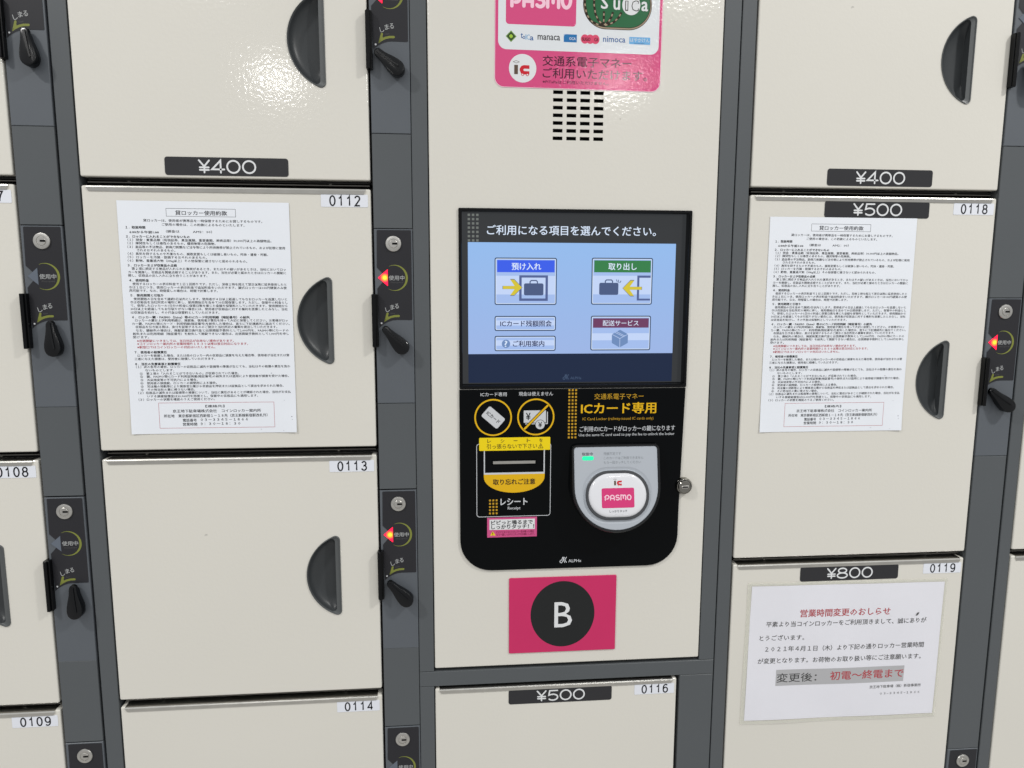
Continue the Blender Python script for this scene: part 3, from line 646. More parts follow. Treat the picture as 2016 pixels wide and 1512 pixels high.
# ------------------------------------------------------------------ payment terminal in the middle column
T = thing("payment_terminal", "cream payment terminal with touch screen, black card reader panel and receipt slot", "terminal", (-.0539, 0, -.4616))
ox, oz = -.0539, -.4616
def X(x): return x-ox
def Z(z): return z-oz
def RR(x0, z0, x1, z1, r=0.0, n=5): return rrect(x0-ox, z0-oz, x1-ox, z1-oz, r, n)
def SH(pts): return [(x-ox, z-oz) for x, z in pts]
# frame
for nm, x0, x1, z0, z1, dd in (("stile", -.0757, -.0553, ZB, -.4895, -.0010), ("stile", -.0757, -.0553, -.4665, ZT, -.0010), ("stile", .3306, .3526, -.4665, ZT, -.0010), ("stile", .3025, .3526, ZB, -.4895, -.0010), ("cross_beam", -.0757, .3526, -.4890, -.4670, -.0008)):
    mb = MB(); mb.slab(RR(x0, z0, x1, z1), -.05, dd, GREY, bev=.0006); mb.obj(nm, T)
mb = MB(); mb.slab(RR(-.0557, -.4650, .3310, .60), -.46, -.021, DARK); mb.obj("body", T)
# cream front door with vent slots and openings for the screen
SX0, SX1, SZ0, SZ1 = -.0166, .2955, -.0622, .1757
mb = MB(); r = .0018; w, h = .3291+.0539, .56+.4616
def lp(i): return rrect(i, i, w-i, h-i, max(.0005, .002-i*.3), 4)
mb.loft([(lp(0), -.018), (lp(0), -r)]+[(lp(r*(1-math.cos(a))), -r*(1-math.sin(a))) for a in (math.radians(22.5*j) for j in range(1, 4))]+[(lp(r), 0)], CR, cap=False)
holes = [RR(SX0+.002, SZ0+.002, SX1-.002, SZ1-.002)]
VX = [.1062, .1241, .1418, .1597]; VZ = [.3252-.00955*i for i in range(7)]
for vx in VX:
    for vz in VZ: holes.append(RR(vx, vz-.0046, vx+.0128, vz))
mb.poly([lp(r)]+holes, 0, CR)
for hl in holes[1:]: mb.loft([(hl, 0), (hl, -.0016)], CR, cap=False)
for vx in (0,): mb.poly(RR(.095, .255, .185, .335), -.004, SLOT)
door = mb.obj("front_panel", T)
# touch screen: black bezel, display sunk behind it
mb = MB(); g = .0125
mb.loft([(RR(SX0, SZ0, SX1, SZ1, .0015, 3), -.0005), (RR(SX0, SZ0, SX1, SZ1, .0015, 3), .0020), (RR(SX0+.0008, SZ0+.0008, SX1-.0008, SZ1-.0008, .0012, 3), .0028), (RR(SX0+.0036, SZ0+.0036, SX1-.0036, SZ1-.0036, .001, 3), .0028),
         (RR(SX0+.0042, SZ0+.0042, SX1-.0042, SZ1-.0042, .001, 3), .0018), (RR(SX0+.0046, SZ0+.0048, SX1-.0034, SZ1-.0038, .001, 3), -.0130)], BLKP, cap=False)
bez = mb.obj("screen_bezel", T)
def em(name, rgb, s=0.87, base=(8, 9, 11)): return mat("lcd_"+name, base, rough=.16, spec=.28, emit=rgb, estr=s)
E_DK = em("black_haze", LCD_DK); E_NAVY = em("navy", (24, 38, 66)); E_BLUE = em("sky_blue", LCD_BLUE); 
def lcd_gradient():
    """vertical colour ramp of the menu background: pale blue above, a little greyer below"""
    m = E_BLUE; t = m.node_tree; b = t.nodes["Principled BSDF"]; co = t.nodes.new("ShaderNodeTexCoord"); sp = t.nodes.new("ShaderNodeSeparateXYZ"); rr = t.nodes.new("ShaderNodeMapRange")
    rr.inputs[1].default_value = .44; rr.inputs[2].default_value = .60; ra = t.nodes.new("ShaderNodeValToRGB")
    t.links.new(co.outputs["Object"], sp.inputs[0]); t.links.new(sp.outputs[2], rr.inputs[0]); t.links.new(rr.outputs[0], ra.inputs[0])
    for i, c in ((0, (160, 184, 232)), (1, (150, 190, 240))): ra.color_ramp.elements[i].color = (*lin(c), 1)
    t.links.new(ra.outputs[0], b.inputs["Emission Color"])
lcd_gradient()
E_BLU2 = em("button_face", (166, 192, 240)); E_BLU3 = em("button_glow", (198, 216, 250)); E_LINE = em("button_line", (52, 72, 104)); E_W = em("white", (222, 236, 255))
E_ROY = em("royal_blue", (60, 96, 236)); E_GRN = em("green", (54, 128, 74)); E_PLM = em("plum", (112, 62, 98)); E_YEL = em("yellow", (216, 198, 56)); E_BAG = em("slate", (76, 92, 132)); E_FR = em("slate_frame", (84, 100, 150)); E_GD = em("dot_grey", (112, 116, 112)); E_CUB = em("cube_blue", (112, 142, 190)); E_INK = em("ink_navy", (14, 24, 78)); E_HZ = em("logo_grey", (66, 84, 112))
SD = -.0120
mb = MB(); mb.poly(RR(-.0120, -.0570, .2925, .1722), SD-.0003, E_DK)
for i in range(3):
    for j in range(7): mb.poly(RR(-.0042+i*.0056, .1697-.00552*j-.0030, -.0042+i*.0056+.0032, .1697-.00552*j), SD, E_GD)
mb.text("ご利用になる項目を選んでください。", X(.0214), X(.2503), Z(.1490), .0128, SD, E_W, bold=.014, em=False)
mb.poly(RR(-.0041, -.0163, .2788, .1328), SD, E_BLUE); mb.poly(RR(-.0041, -.0556, .2788, -.0163), SD-.0001, E_NAVY)
def alpha_logo(mb, x, z, s, d, m):
    """company mark: looped alpha with a chevron, then the letters; s = height of the mark"""
    w_ = s*.125
    mb.stroke([(x+s*.62, z+s*1.0), (x+s*.20, z+s*.42)]+arc(x+s*.24, z+s*.24, s*.22, s*.22, 150, 300, 7)+[(x+s*.78, z+s*.98)], w_, d, m, capn=0)
    mb.stroke([(x+s*.42, z+s*1.0), (x+s*.82, z+s*.02)], w_, d+1e-5, m, capn=0)
    mb.stroke([(x+s*1.12, z+s*1.0), (x+s*.82, z+s*.52), (x+s*1.12, z+s*.02)], w_, d+2e-5, m, capn=0)
    mb.text("ALPHa", x+s*1.42, x+s*3.55, z+s*.30, s*.50, d, m, bold=.01)
alpha_logo(mb, X(.1256), Z(-.0522), .0072, SD, E_HZ)
disp = mb.obj("display", T, recalc=False)
def button(label, x0, z0, x1, z1, fn):
    mb = MB(); o_ = SD+.0001
    mb.poly(RR(x0, z0, x1, z1, .0026), o_, E_LINE); mb.poly(RR(x0+.0014, z0+.0014, x1-.0014, z1-.0014, .0016), o_+.0001, E_W); mb.poly(RR(x0+.0022, z0+.0022, x1-.0022, z1-.0022, .0011), o_+.0002, E_BLU2)
    zz = (z0+z1)/2
    if z1-z0 > .03: mb.poly(RR(x0+.0022, z0+.014, x1-.0022, z1-.024, .001), o_+.00025, E_BLU3)
    else: mb.poly(RR(x0+.0022, z0+.0075, x1-.0022, z1-.0060, .001), o_+.00025, E_BLU3)
    fn(mb, o_+.0003); mb.obj("screen_button", disp, recalc=False, label=label)
def suitcase(mb, x0, z0, x1, z1, d, m):
    mb.poly(RR(x0, z0, x1, z1, .0022), d, m); xm = (x0+x1)/2
    mb.stroke(SH([(xm-.0050, z1-.0004), (xm-.0050, z1+.0022), (xm-.0034, z1+.0038), (xm+.0034, z1+.0038), (xm+.0050, z1+.0022), (xm+.0050, z1-.0004)]), .0015, d+.00003, m, capn=0)
def arrow(mb, pts, d): mb.poly(SH(pts), d, E_BAG); cx = sum(p[0] for p in pts)/len(pts); cz = sum(p[1] for p in pts)/len(pts); mb.poly(SH([(cx+(x-cx)*.955, cz+(z-cz)*.93) for x, z in pts]), d+.00004, E_YEL)
def b1(mb, d):
    mb.poly(RR(.0348, .0936, .1124, .1096), d, E_ROY); mb.text("預け入れ", X(.0544), X(.0940), Z(.1013), .0094, d+.0001, E_W, bold=.022)
    mb.poly([RR(.0646, .0554, .1035, .0896), RR(.0679, .0587, .1002, .0865)], d, E_FR); suitcase(mb, .0710, .0628, .0975, .0789, d, E_BAG)
    arrow(mb, [(.0420, .0711), (.0586, .0711), (.0523, .0622), (.0578, .0622), (.0690, .0732), (.0578, .0846), (.0523, .0846), (.0586, .0754), (.0420, .0754)], d+.0001)
def b2(mb, d):
    mb.poly(RR(.1664, .0940, .2446, .1100), d, E_GRN); mb.text("取り出し", X(.1860), X(.2248), Z(.1019), .0094, d+.0001, E_W, bold=.022)
    mb.poly(SH([(.2262, .0561), (.2448, .0561), (.2448, .0587), (.2292, .0587), (.2292, .0869), (.2448, .0869), (.2448, .0899), (.2262, .0899)]), d, E_FR); suitcase(mb, .1738, .0637, .2003, .0800, d, E_BAG)
    for a, b_ in (((.1987, .0808), (.1972, .0845)), ((.2006, .0800), (.2000, .0842)), ((.2020, .0798), (.2038, .0828))): mb.stroke(SH([a, b_]), .0010, d, E_BAG, capn=0)
    arrow(mb, [(.2331, .0706), (.2158, .0706), (.2222, .0617), (.2168, .0617), (.2059, .0727), (.2168, .0839), (.2222, .0839), (.2158, .0748), (.2331, .0748)], d+.0001)
def b3(mb, d): mb.text("ICカード残額照会", X(.0392), X(.1090), Z(.0249), .0082, d, E_INK, bold=.022)
def b4(mb, d):
    mb.poly([(X(x), Z(z)) for x, z in ell(.0469, -.0025, .0057, n=24)], d, E_CUB); mb.text("?", X(.0451), X(.0487), Z(-.0025), .0082, d+.0001, E_W, bold=.02); mb.text("ご利用案内", X(.0564), X(.0992), Z(-.0024), .0082, d, E_INK, bold=.022)
def b5(mb, d):
    mb.poly(RR(.1662, .0190, .2439, .0319), d, E_PLM); mb.text("配送サービス", X(.1798), X(.2296), Z(.0253), .0076, d+.0001, E_W, bold=.01)
    mb.poly(SH([(.2039, -.0082), (.1928, -.0020), (.1928, .0100), (.2040, .0162), (.2152, .0100), (.2152, -.0020)]), d, E_CUB)
    for l in ([(.1928, .0100), (.2040, .0042), (.2152, .0100)], [(.2040, .0042), (.2040, -.0082)], [(.1972, .0125), (.2088, .0068)], [(.1992, .0136), (.2106, .0078)]): mb.stroke(SH(l), .0006, d+.0001, E_BLU3, capn=0); d += 1e-5
button("deposit button with blue heading and suitcase picture", .0314, .0500, .1155, .1129, b1)
button("retrieve button with green heading and suitcase picture", .1630, .0504, .2475, .1135, b2)
button("card balance button", .0314, .0149, .1150, .0352, b3)
button("user guide button with question mark", .0314, -.0125, .1150, .0083, b4)
button("delivery service button with plum heading and box picture", .1631, -.0122, .2470, .0354, b5)
# black acrylic control panel
mb = MB()
def ctrl(i):
    l = [(-.0170+i, -.0632-i), (-.0170+i, -.272)]
    o = [(.2946-i, -.0632-i), (-.0170+i, -.0632-i)]
    for j in range(9):
        a = math.radians(180+90*j/8); o.append((.0265+(.0435-i)*math.cos(a), -.2745+(.0435-i)*math.sin(a)))
    for j in range(9):
        a = math.radians(270+90*j/8); o.append((.2470+(.0435-i)*math.cos(a), -.2745+(.0435-i)*math.sin(a)))
    o.append((.2908-i, -.2300))
    return SH(o)
mb.loft([(ctrl(0), 0), (ctrl(0), .0022), (ctrl(.0007), .0029)], PBLK, cap=True)
pan = mb.obj("control_panel", T)
mb = MB(); d = .0030
mb.text("ICカード専用", X(.0115), X(.0468), Z(-.0695), .0056, d, PWHT, bold=.010); mb.text("現金は使えません", X(.0633), X(.1099), Z(-.0692), .0056, d, PWHT, bold=.010)
for cx in (.0285, .0867): mb.poly([[(X(x), Z(z)) for x, z in ell(cx, -.1012, .0255, n=48)], [(X(x), Z(z)) for x, z in ell(cx, -.1012, .0234, n=48)]], d, YEL)
c_, s_ = math.cos(-.72), math.sin(-.72)
mb.poly([(X(.0286+x*c_-z*s_), Z(-.1012+x*s_+z*c_)) for x, z in rrect(-.0142, -.0090, .0142, .0090, .0024)], d, PWHT); mb.text("ICカード", X(.0286-.0108), X(.0286+.0108), Z(-.1010), .0052, d+.0001, I_BLACK, bold=.02, rot=-.72)
mb.poly(RR(.0722, -.1112, .1031, -.0942), d, PWHT); mb.poly(RR(.0712, -.1100, .1018, -.0932), d+.00004, PBLK); mb.poly(RR(.0701, -.1090, .1005, -.0921), d+.00008, PWHT)
mb.text("¥", X(.0733), X(.0793), Z(-.1003), .0098, d+.00012, I_BLACK, bold=.02)
mb.poly([(X(x), Z(z)) for x, z in ell(.0926, -.1119, .0069, n=28)], d+.00014, PBLK); mb.poly([(X(x), Z(z)) for x, z in ell(.0926, -.1119, .0063, n=28)], d+.00018, PWHT); mb.text("¥", X(.0901), X(.0951), Z(-.1119), .0074, d+.0002, I_BLACK, bold=.02)
mb.stroke(SH([(.0703, -.1184), (.1036, -.0845)]), .0042, d+.0002, PBLK, capn=0); mb.stroke(SH([(.0706, -.1181), (.1034, -.0848)]), .0026, d+.00025, YEL, capn=0)
for i in range(3):
    for j in range(15): mb.poly(RR(.1311+i*.0046, -.0635-.00468*j-.0026, .1311+i*.0046+.0025, -.0635-.00468*j), d, GOLD)
mb.text("交通系電子マネー", X(.1669), X(.2355), Z(-.0740), .0082, d, GOLD, bold=.004); mb.text("ICカード専用", X(.1490), X(.2535), Z(-.0903), .0155, d, YEL, bold=.03)
mb.text("IC Card Locker (railway-issued IC cards only)", X(.1512), X(.2502), Z(-.1054), .0050, d, GOLD); mb.text("ご利用のICカードがロッカーの鍵になります", X(.1473), X(.2812), Z(-.1190), .0076, d, PWHT, bold=.008)
mb.text("Use the same IC card used to pay the fee to unlock the locker", X(.1462), X(.2808), Z(-.1277), .0050, d, PWHT, bold=-.002)
alpha_logo(mb, X(.1222), Z(-.3098), .0085, d, PWHT)
mb.obj("printed_text", pan, recalc=False)
# receipt printer mouth
mb = MB(); d = .0030
mb.poly([RR(.0056, -.2405, .1080, -.1372, .0042), RR(.0064, -.2397, .1072, -.1380, .0035)], d, PWHT)
b0 = [(.0158, -.1440), (.0158, -.1804)]; 
bowl = ell(.0576, -.1840, .0419, .0226, 24, 180, 360)
mb.poly(SH([(.0157, -.1790)]+bowl+[(.0995, -.1790)]), d, YEL)
mb.poly([RR(.0157, -.1805, .0995, -.1440), RR(.0172, -.1779, .0979, -.1444)], d+.00005, PWHT)
mb.text("取り忘れご注意", X(.0283), X(.0864), Z(-.1911), .0080, d+.0001, RBLK, bold=.03)
for i in range(3):
    for j in range(5): mb.poly(RR(.0228+i*.0046, -.2157-.0046*j-.0026, .0228+i*.0046+.0025, -.2157-.0046*j), d, GOLD)
mb.text("レシート", X(.0388), X(.0757), Z(-.2194), .0094, d, PWHT, bold=.03); mb.text("Receipt", X(.0487), X(.0661), Z(-.2291), .0052, d, PWHT, bold=.01)
mb.obj("receipt_outline", pan, recalc=False, label="receipt slot outline with yellow half-round warning field")
mb = MB(); mb.loft([(RR(.0262, -.1672, .0884, -.1600, .001, 3), .0030), (RR(.0264, -.1670, .0882, -.1602, .001, 3), .0038), (RR(.0270, -.1665, .0876, -.1608, .0006, 3), .0038), (RR(.0272, -.1663, .0874, -.1610, .0006, 3), .0031)], PBLK, cap=False)
mb.slab(RR(.0281, -.1660, .0866, -.1617), .0030, .0036, STEEL, bev=.0003)
mb.obj("receipt_slot", pan, label="narrow grey receipt slot")
mb = MB(); mb.slab(RR(.0094, -.1470, .1067, -.1290, .0012), .0030, .0034, STY); d = .0035
for ch, x in zip("レシートを", (.0230, .0412, .0590, .0770, .0940)): mb.text(ch, X(x-.0025), X(x+.0025), Z(-.1335), .0050 if ch != "ー" else .0008, d, RBLK, bold=.006)
mb.text("引っ張らないで下さい", X(.0198), X(.0885), Z(-.1412), .0068, d, RBLK, bold=.004)
mb.stroke(SH([(.0904, -.1443), (.0936, -.1382), (.0968, -.1443)]), .0006, d, RBLK, closed=True); mb.text("!", X(.0931), X(.0941), Z(-.1422), .0036, d, RBLK, bold=.02)
mb.obj("warning_sticker", pan, recalc=False, label="yellow sticker asking not to pull the receipt")
mb = MB(); mb.slab(RR(.0201, -.2698, .0892, -.2416), .0030, .0034, NPINK); d = .0035; mb.poly(RR(.0233, -.2590, .0863, -.2442), d, I_WHITE)
mb.text("ピピっと鳴るまで", X(.0258), X(.0832), Z(-.2486), .0062, d+.0001, I_BLACK, bold=.03); mb.text("しっかりタッチ！！", X(.0260), X(.0852), Z(-.2549), .0062, d+.0001, I_BLACK, bold=.03)
mb.poly(SH([(.0241, -.2670), (.0318, -.2670), (.0279, -.2608)]), d, STY); mb.text("!", X(.0274), X(.0284), Z(-.2645), .0040, d+.0001, RBLK, bold=.03)
mb.text("ピピピとならないときエラー音が鳴った場合", X(.0328), X(.0850), Z(-.2623), .0034, d, RED_D, bold=.01); mb.text("もう一度しっかりとタッチをお願いします。", X(.0328), X(.0862), Z(-.2660), .0034, d, RED_D, bold=.01)
mb.obj("touch_sticker", pan, recalc=False, label="pink sticker with white field asking to touch the card firmly")
# card reader, leaning out at its foot
rd = bpy.data.objects.new("card_reader", None)
READ = mat("reader_silver_plastic", (176, 182, 190), rough=.32, spec=.5); RWH = mat("reader_white_gloss", (226, 227, 232), rough=.14, spec=.5, coat=.4); RING = mat("reader_ring_grey", (66, 68, 72), rough=.35, spec=.5); RBODY = mat("reader_black_shell", (14, 15, 17), rough=.22, spec=.45); RTX = ink("reader_text_grey", (132, 138, 144)); RTX2 = ink("reader_text_dark", (70, 74, 80))
def shield(i, n=14):
    cx, hw, top = .0583, .0583-i, -.0035-i; rt = max(.001, .0045-i)
    o = [(cx-hw, -.0590)]
    o = ell(cx, -.0590, hw, hw, n*2, 180, 360)+ell(cx+hw-rt, top-rt, rt, rt, 5, 0, 90)+ell(cx-hw+rt, top-rt, rt, rt, 5, 90, 180)
    return o
mb = MB(); KT = .2
def tiltback(pts, dd): return pts
base = len(mb.v); n = len(shield(0)); k_ = mb.mi(RBODY)
ang = math.atan(KT)
rows = [(-.0038, 'wall'), (-.0038, .0005), (-.0028, .0022), (-.0008, .0020), (.0000, .0006)]
for i_, dd in rows:
    for x, z in shield(i_):
        if dd == 'wall':      # foot of the housing, flat on the control panel
            zz = z*math.cos(ang); mb.v.append((x, (.0052-.0030)+(-z)*math.sin(ang)*1.0, z)) if False else mb.v.append((x, .0050-(z)*math.tan(ang), z))
        else: mb.v.append((x, -dd, z))
for j in range(len(rows)-1):
    for i in range(n): mb.f.append((j*n+i, j*n+(i+1) % n, (j+1)*n+(i+1) % n, (j+1)*n+i)); mb.m.append(k_)
reader = mb.obj("card_reader", T, (X(.1387), -.0060, Z(-.1400)), (-ang, 0, 0), smooth=30)
mb = MB()
def oval(i, sx_=0): return [(.0589+x, -.0697+z) for x, z in rrect(-.0442+i, -.0338+i, .0442-i, .0338-i, .0325-i*.8, 9)]
mb.loft([(shield(.0001), .0002), (shield(.0001), .0006), (shield(.0006), .0009)], READ, cap=False)
mb.poly([shield(.0006), oval(-.0048)], .0009, READ); mb.loft([(oval(-.0048), .0009), (oval(-.0030), .0002), (oval(-.0010), .0002), (oval(.0), .0016)], READ, cap=False)
mb.obj("reader_face", reader, smooth=25)
mb = MB(); mb.loft([(oval(0), .0004), (oval(.0), .0030), (oval(.0010), .0038), (oval(.0034), .0038), (oval(.0040), .0028)], RING, cap=False)
mb.obj("ring", reader, smooth=35)
mb = MB(); mb.loft([(oval(.0036), .0020), (oval(.0040), .0034), (oval(.0052), .0046), (oval(.0070), .0052), (oval(.0100), .0055)], RWH, cap=True)
mb.obj("touch_pad", reader, smooth=50)
mb = MB(); u = .0530-.0001
d = .0056
mb.poly(rrect(.0363, -.0866, .0815, -.0597, .0022), d, PINK2); sg_text(mb, "PASMO", .0590, -.0726, .0078, .0015, d+.0001, PINKL, total=.0372)
def ic_logo(mb, x, z, s, d, wm=None):
    """x, z lower left; s = height of the i bar"""
    mb.poly(rrect(x, z, x+s*.42, z+s), d, BROWN); mb.poly([[(x-s*.18, z+s*1.33), (x+s*.22, z+s*1.18), (x+s*.62, z+s*1.33), (x+s*.22, z+s*1.48)], [(x-s*.08, z+s*1.33), (x+s*.22, z+s*1.22), (x+s*.52, z+s*1.33), (x+s*.22, z+s*1.44)]], d, BROWN)
    c = x+s*.62
    mb.poly([(c+s*1.1, z+s*1.0), (c+s*.45, z+s*1.0), (c+s*.18, z+s*.9), (c, z+s*.62), (c, z+s*.42), (c+s*.14, z+s*.12), (c+s*.35, z), (c+s*1.1, z), (c+s*1.1, z+s*.36), (c+s*.52, z+s*.36), (c+s*.42, z+s*.46), (c+s*.42, z+s*.54), (c+s*.52, z+s*.62), (c+s*1.1, z+s*.62)], d, REDT)
    for q in (.34, .88): mb.poly(ell(c+s*q, z-s*.02, s*.15, n=14), d+.00003, REDT); mb.poly(ell(c+s*q, z-s*.02, s*.09, n=12), d+.00006, I_WHITE)
ic_logo(mb, .0539, -.0560, .0062, d)
mb.text("しっかりタッチ", .0467, .0713, -.0911, .0034, d, RTX2, bold=.01)
mb.obj("printed_text", reader, recalc=False)
mb = MB(); d = .0010
mb.text("取扱中", .0113, .0262, -.0130, .0042, d, RTX2, bold=.02)
for s_, x1, z in (("残額不足です", .0655, -.0130), ("このカードはご利用できません", .0968, -.0190), ("もう一回タッチしてください", .0930, -.0251)): mb.text(s_, .0413, x1, z, .0040, d, RTX)
mb.obj("face_lettering", reader, recalc=False)
LED = mat("green_status_lamp", (20, 120, 80), rough=.3, emit=(20, 240, 170), estr=.95)
mb = MB(); mb.slab(rrect(.0112, -.0217, .0274, -.0160, .0027, 5), .0008, .0014, LED, bev=.0004); mb.obj("status_lamp", reader, label="green glowing status lamp")
# panel lock on the right edge
mb = MB(); cx, cz = X(.2962), Z(-.2020)
mb.lathe(cx, cz, [(.0118, .0), (.0121, .0030), (.0116, .0062), (.0104, .0080), (.0098, .0082), (.0094, .0070), (.0090, .0070), (.0086, .0094), (.0080, .0100)], mat("panel_lock_chrome", (150, 148, 142), rough=.16, metal=1), 36)
mb.slab(rrect(cx-.0050, cz-.0022, cx+.0056, cz+.0020, .002, 4), .0098, .0108, CHROME, bev=.0004); mb.poly(rrect(cx-.0036, cz-.0009, cx+.0042, cz+.0008, .0004), .0110, SLOT)
mb.obj("cylinder_lock", T, smooth=30)
# ------------------------------------------------------------------ stickers and plate on the terminal
S = thing("payment_card_sticker", "large pink and white sticker of accepted transit cards at the top of the terminal", "sticker", (.1380, -.0002, .3270))
sx0, sz0 = .1380, .3270
def q(x, z): return (x-sx0, z-sz0)
def qq(p): return [q(x, z) for x, z in p]
# the sticker hangs a hair clockwise; it is laid out square and turned as one
S.rotation_euler = (0, .006, 0)
mb = MB(); mb.slab(qq(rrect(.0304, .3266, .2466, .5200, .0120, 8)), 0, .0004, PINKL); mb.poly(qq(rrect(.0311, .3273, .2459, .5193, .0115, 8)), .00045, PINK); mb.poly(qq(rrect(.0348, .3726, .2426, .5000, .0105, 8)), .0005, PINKW)
mb.obj("sticker_sheet", S, recalc=False)
mb = MB(); d = .00056
mb.poly(qq(rrect(.0444, .4030, .1340, .4640, .0040)), d, PINK); sg_text(mb, "PASMO", .0892-sx0, .4342-sz0, .0225, .0044, d+.0001, PINKL, total=.0790)
gx0, gx1, gz0, gz1 = .1427, .2320, .4013, .4625; rr_ = .0300
mb.poly(qq(rrect(gx0, gz0, gx1, gz1, rr_, 12)), d, S_BLK); mb.poly(qq(rrect(gx0+.0007, gz0+.0009, gx1-.0007, gz1-.0007, rr_-.0007, 12)), d+.00004, S_TAN); mb.poly(qq(rrect(gx0+.0016, gz0+.0024, gx1-.0016, gz1-.0016, rr_-.0018, 12)), d+.00008, S_BLK); mb.poly(qq(rrect(gx0+.0020, gz0+.0032, gx1-.0026, gz1-.0020, rr_-.0026, 12)), d+.00012, S_GRN)
hub = (.1698, .4062)
for k_, pl in enumerate(([(.1445, .4480), (.1450, .4300), (.1478, .4180), (.1535, .4105), (.1610, .4070), (.1698, .4056)], [(.1568, .4480), (.1568, .4300), (.1590, .4190), (.1630, .4115), (.1698, .4062)], [(.1698, .4230), (.1698, .4062)],
                         [(.1815, .4225), (.1795, .4160), (.1755, .4100), (.1698, .4062)], [(.1925, .4225), (.1890, .4160), (.1830, .4105), (.1770, .4075), (.1698, .4056)])):
    mb.stroke(qq(pl), .0028, d+.00016+k_*1e-5, S_DKG, capn=0)
    L_ = 0; pts = [Vector(p) for p in pl]; acc = []; step = .0030
    for a, b_ in zip(pts[:-1], pts[1:]):
        m_ = max(1, int((b_-a).length/.0006))
        acc += [a+(b_-a)*i/m_ for i in range(m_)]
    seg = 5
    for i in range(4, len(acc)-seg, 12): mb.stroke(qq([tuple(acc[i]), tuple(acc[i+seg])]), .0016, d+.00024+k_*1e-5, S_TAN, capn=0)
mb.poly(qq(ell(.2050, .4318, .0118, .0122, 36)), d+.0003, I_WHITE)
mb.text("S", q(.1660, 0)[0], q(.1746, 0)[0], .4335-sz0, .0150, d+.0004, I_WHITE, bold=.022); mb.text("u", q(.1822, 0)[0], q(.1900, 0)[0], .4310-sz0, .0112, d+.0004, I_WHITE, bold=.022)
mb.text("i", q(.1974, 0)[0], q(.2008, 0)[0], .4330-sz0, .0160, d+.0004, S_BLK, bold=.03); mb.text("i", q(.1981, 0)[0], q(.2001, 0)[0], .4330-sz0, .0142, d+.0005, I_WHITE, bold=.01)
mb.text("c", q(.2060, 0)[0], q(.2142, 0)[0], .4310-sz0, .0122, d+.0004, S_BLK, bold=.03); mb.text("c", q(.2067, 0)[0], q(.2136, 0)[0], .4310-sz0, .0106, d+.0005, I_WHITE, bold=.018)
mb.text("a", q(.2186, 0)[0], q(.2266, 0)[0], .4308-sz0, .0112, d+.0004, I_WHITE, bold=.022)
mb.obj("card_emblems", S, recalc=False)
mb = MB()
mb.poly(qq([(.0444, .3884), (.0512, .3814), (.0581, .3884), (.0512, .3954)]), d, K_GRN); mb.stroke(qq([(.0470, .3884), (.0512, .3842), (.0554, .3884), (.0512, .3926)]), .0016, d+.0001, K_DKG, closed=True); mb.poly(qq(ell(.0512, .3884, .0022, n=14)), d+.00015, K_LIM)
for ch, x0, x1, z, h_, m in (("t", .0636, .0662, .3896, .0060, K_BLU), ("o", .0662, .0690, .3876, .0038, K_BLU), ("I", .0696, .0706, .3882, .0062, K_LBL), ("C", .0710, .0752, .3882, .0062, K_LBL), ("a", .0754, .0798, .3868, .0046, K_BLU)): mb.text(ch, q(x0, 0)[0], q(x1, 0)[0], z-sz0, h_, d, m, bold=.015)
mb.text("manaca", q(.0852, 0)[0], q(.1138, 0)[0], .3884-sz0, .0056, d, I_BLACK, bold=.012)
mb.poly(qq([(.1187, .3840), (.1355, .3840), (.1355, .3935), (.1208, .3935), (.1187, .3914)]), d, K_ICO); mb.poly(qq([(.1187, .3918), (.1204, .3935), (.1187, .3935)]), d, K_LBL); mb.text("OCA", q(.1258, 0)[0], q(.1340, 0)[0], .3884-sz0, .0032, d+.0001, I_WHITE, bold=.015)
for cx_ in (.1460, .1528, .1596): mb.poly(qq(ell(cx_, .3886, .0053, .0057, 20)), d+(cx_-.146)*.005, K_PNK)
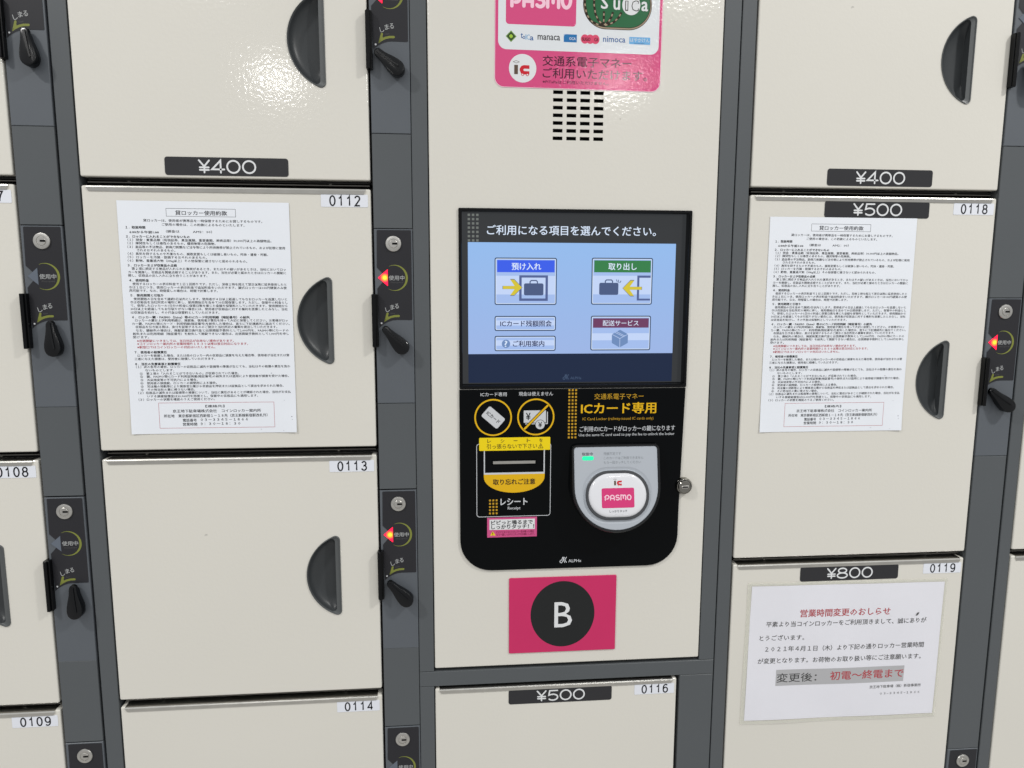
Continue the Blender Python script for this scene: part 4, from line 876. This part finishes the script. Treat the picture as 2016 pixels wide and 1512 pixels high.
mb.text("SUGO", q(.1424, 0)[0], q(.1530, 0)[0], .3884-sz0, .0040, d+.0002, K_DRD, bold=.03); mb.text("CA", q(.1582, 0)[0], q(.1632, 0)[0], .3884-sz0, .0040, d+.0002, K_DRD, bold=.03)
mb.text("nimoca", q(.1697, 0)[0], q(.1986, 0)[0], .3896-sz0, .0070, d, K_BLU, bold=.012)
mb.poly(qq(rrect(.2038, .3846, .2313, .3934)), d, K_SKY); mb.text("はやかけん", q(.2050, 0)[0], q(.2302, 0)[0], .3898-sz0, .0050, d+.0001, I_WHITE, bold=.0); mb.text("HAYAKAKEN", q(.2105, 0)[0], q(.2235, 0)[0], .3858-sz0, .0012, d+.0001, K_BLU)
mb.obj("brand_marks", S, recalc=False)
mb = MB()
mb.poly(qq(ell(.0664, .3502, .0176, .0174, 40)), d, I_WHITE); ic_logo(mb, .0556-sx0, .3428-sz0, .0113, d+.0001)
mb.text("交通系電子マネー", q(.0920, 0)[0], q(.2075, 0)[0], .3606-sz0, .0126, d, RDK, bold=.012); mb.text("ご利用いただけます。", q(.0922, 0)[0], q(.2285, 0)[0], .3458-sz0, .0126, d, RDK, bold=.012)
mb.text("※PiTaPaはご利用いただけません。", q(.0922, 0)[0], q(.1780, 0)[0], .3350-sz0, .0042, d, RDK, bold=.006)
mb.obj("footer_lettering", S, recalc=False)
Bp = thing("letter_plate", "magenta plate with a black disc and a white letter B under the black panel", "sign", (.1275, 0, -.4430))
mb = MB(); mb.slab([(x-.1275, z+.4430) for x, z in rrect(.0509, -.4430, .2041, -.3310, .0015, 3)], .0002, .0016, MAG, bev=.0003); mb.poly([(x-.1275, z+.4430) for x, z in ell(.1273, -.3863, .0459, .0490, 64)], .00165, BBLK)
mb.obj("plate", Bp); mb = MB()
mb.stroke([(-.0120, .0388), (-.0120, .0740)]+[(0.0005, .0740)]+arc(.0015, .0660, .0085, .0080, 90, -90, 9)+[(-.0040, .0580)], .0042, .00175, I_WHITE, capn=0)
mb = MB(); mb.text("B", -.0120, .0135, .0557, .0376, .00172, I_WHITE, bold=.0); mb.obj("letter", Bp, recalc=False)
lam_notice()
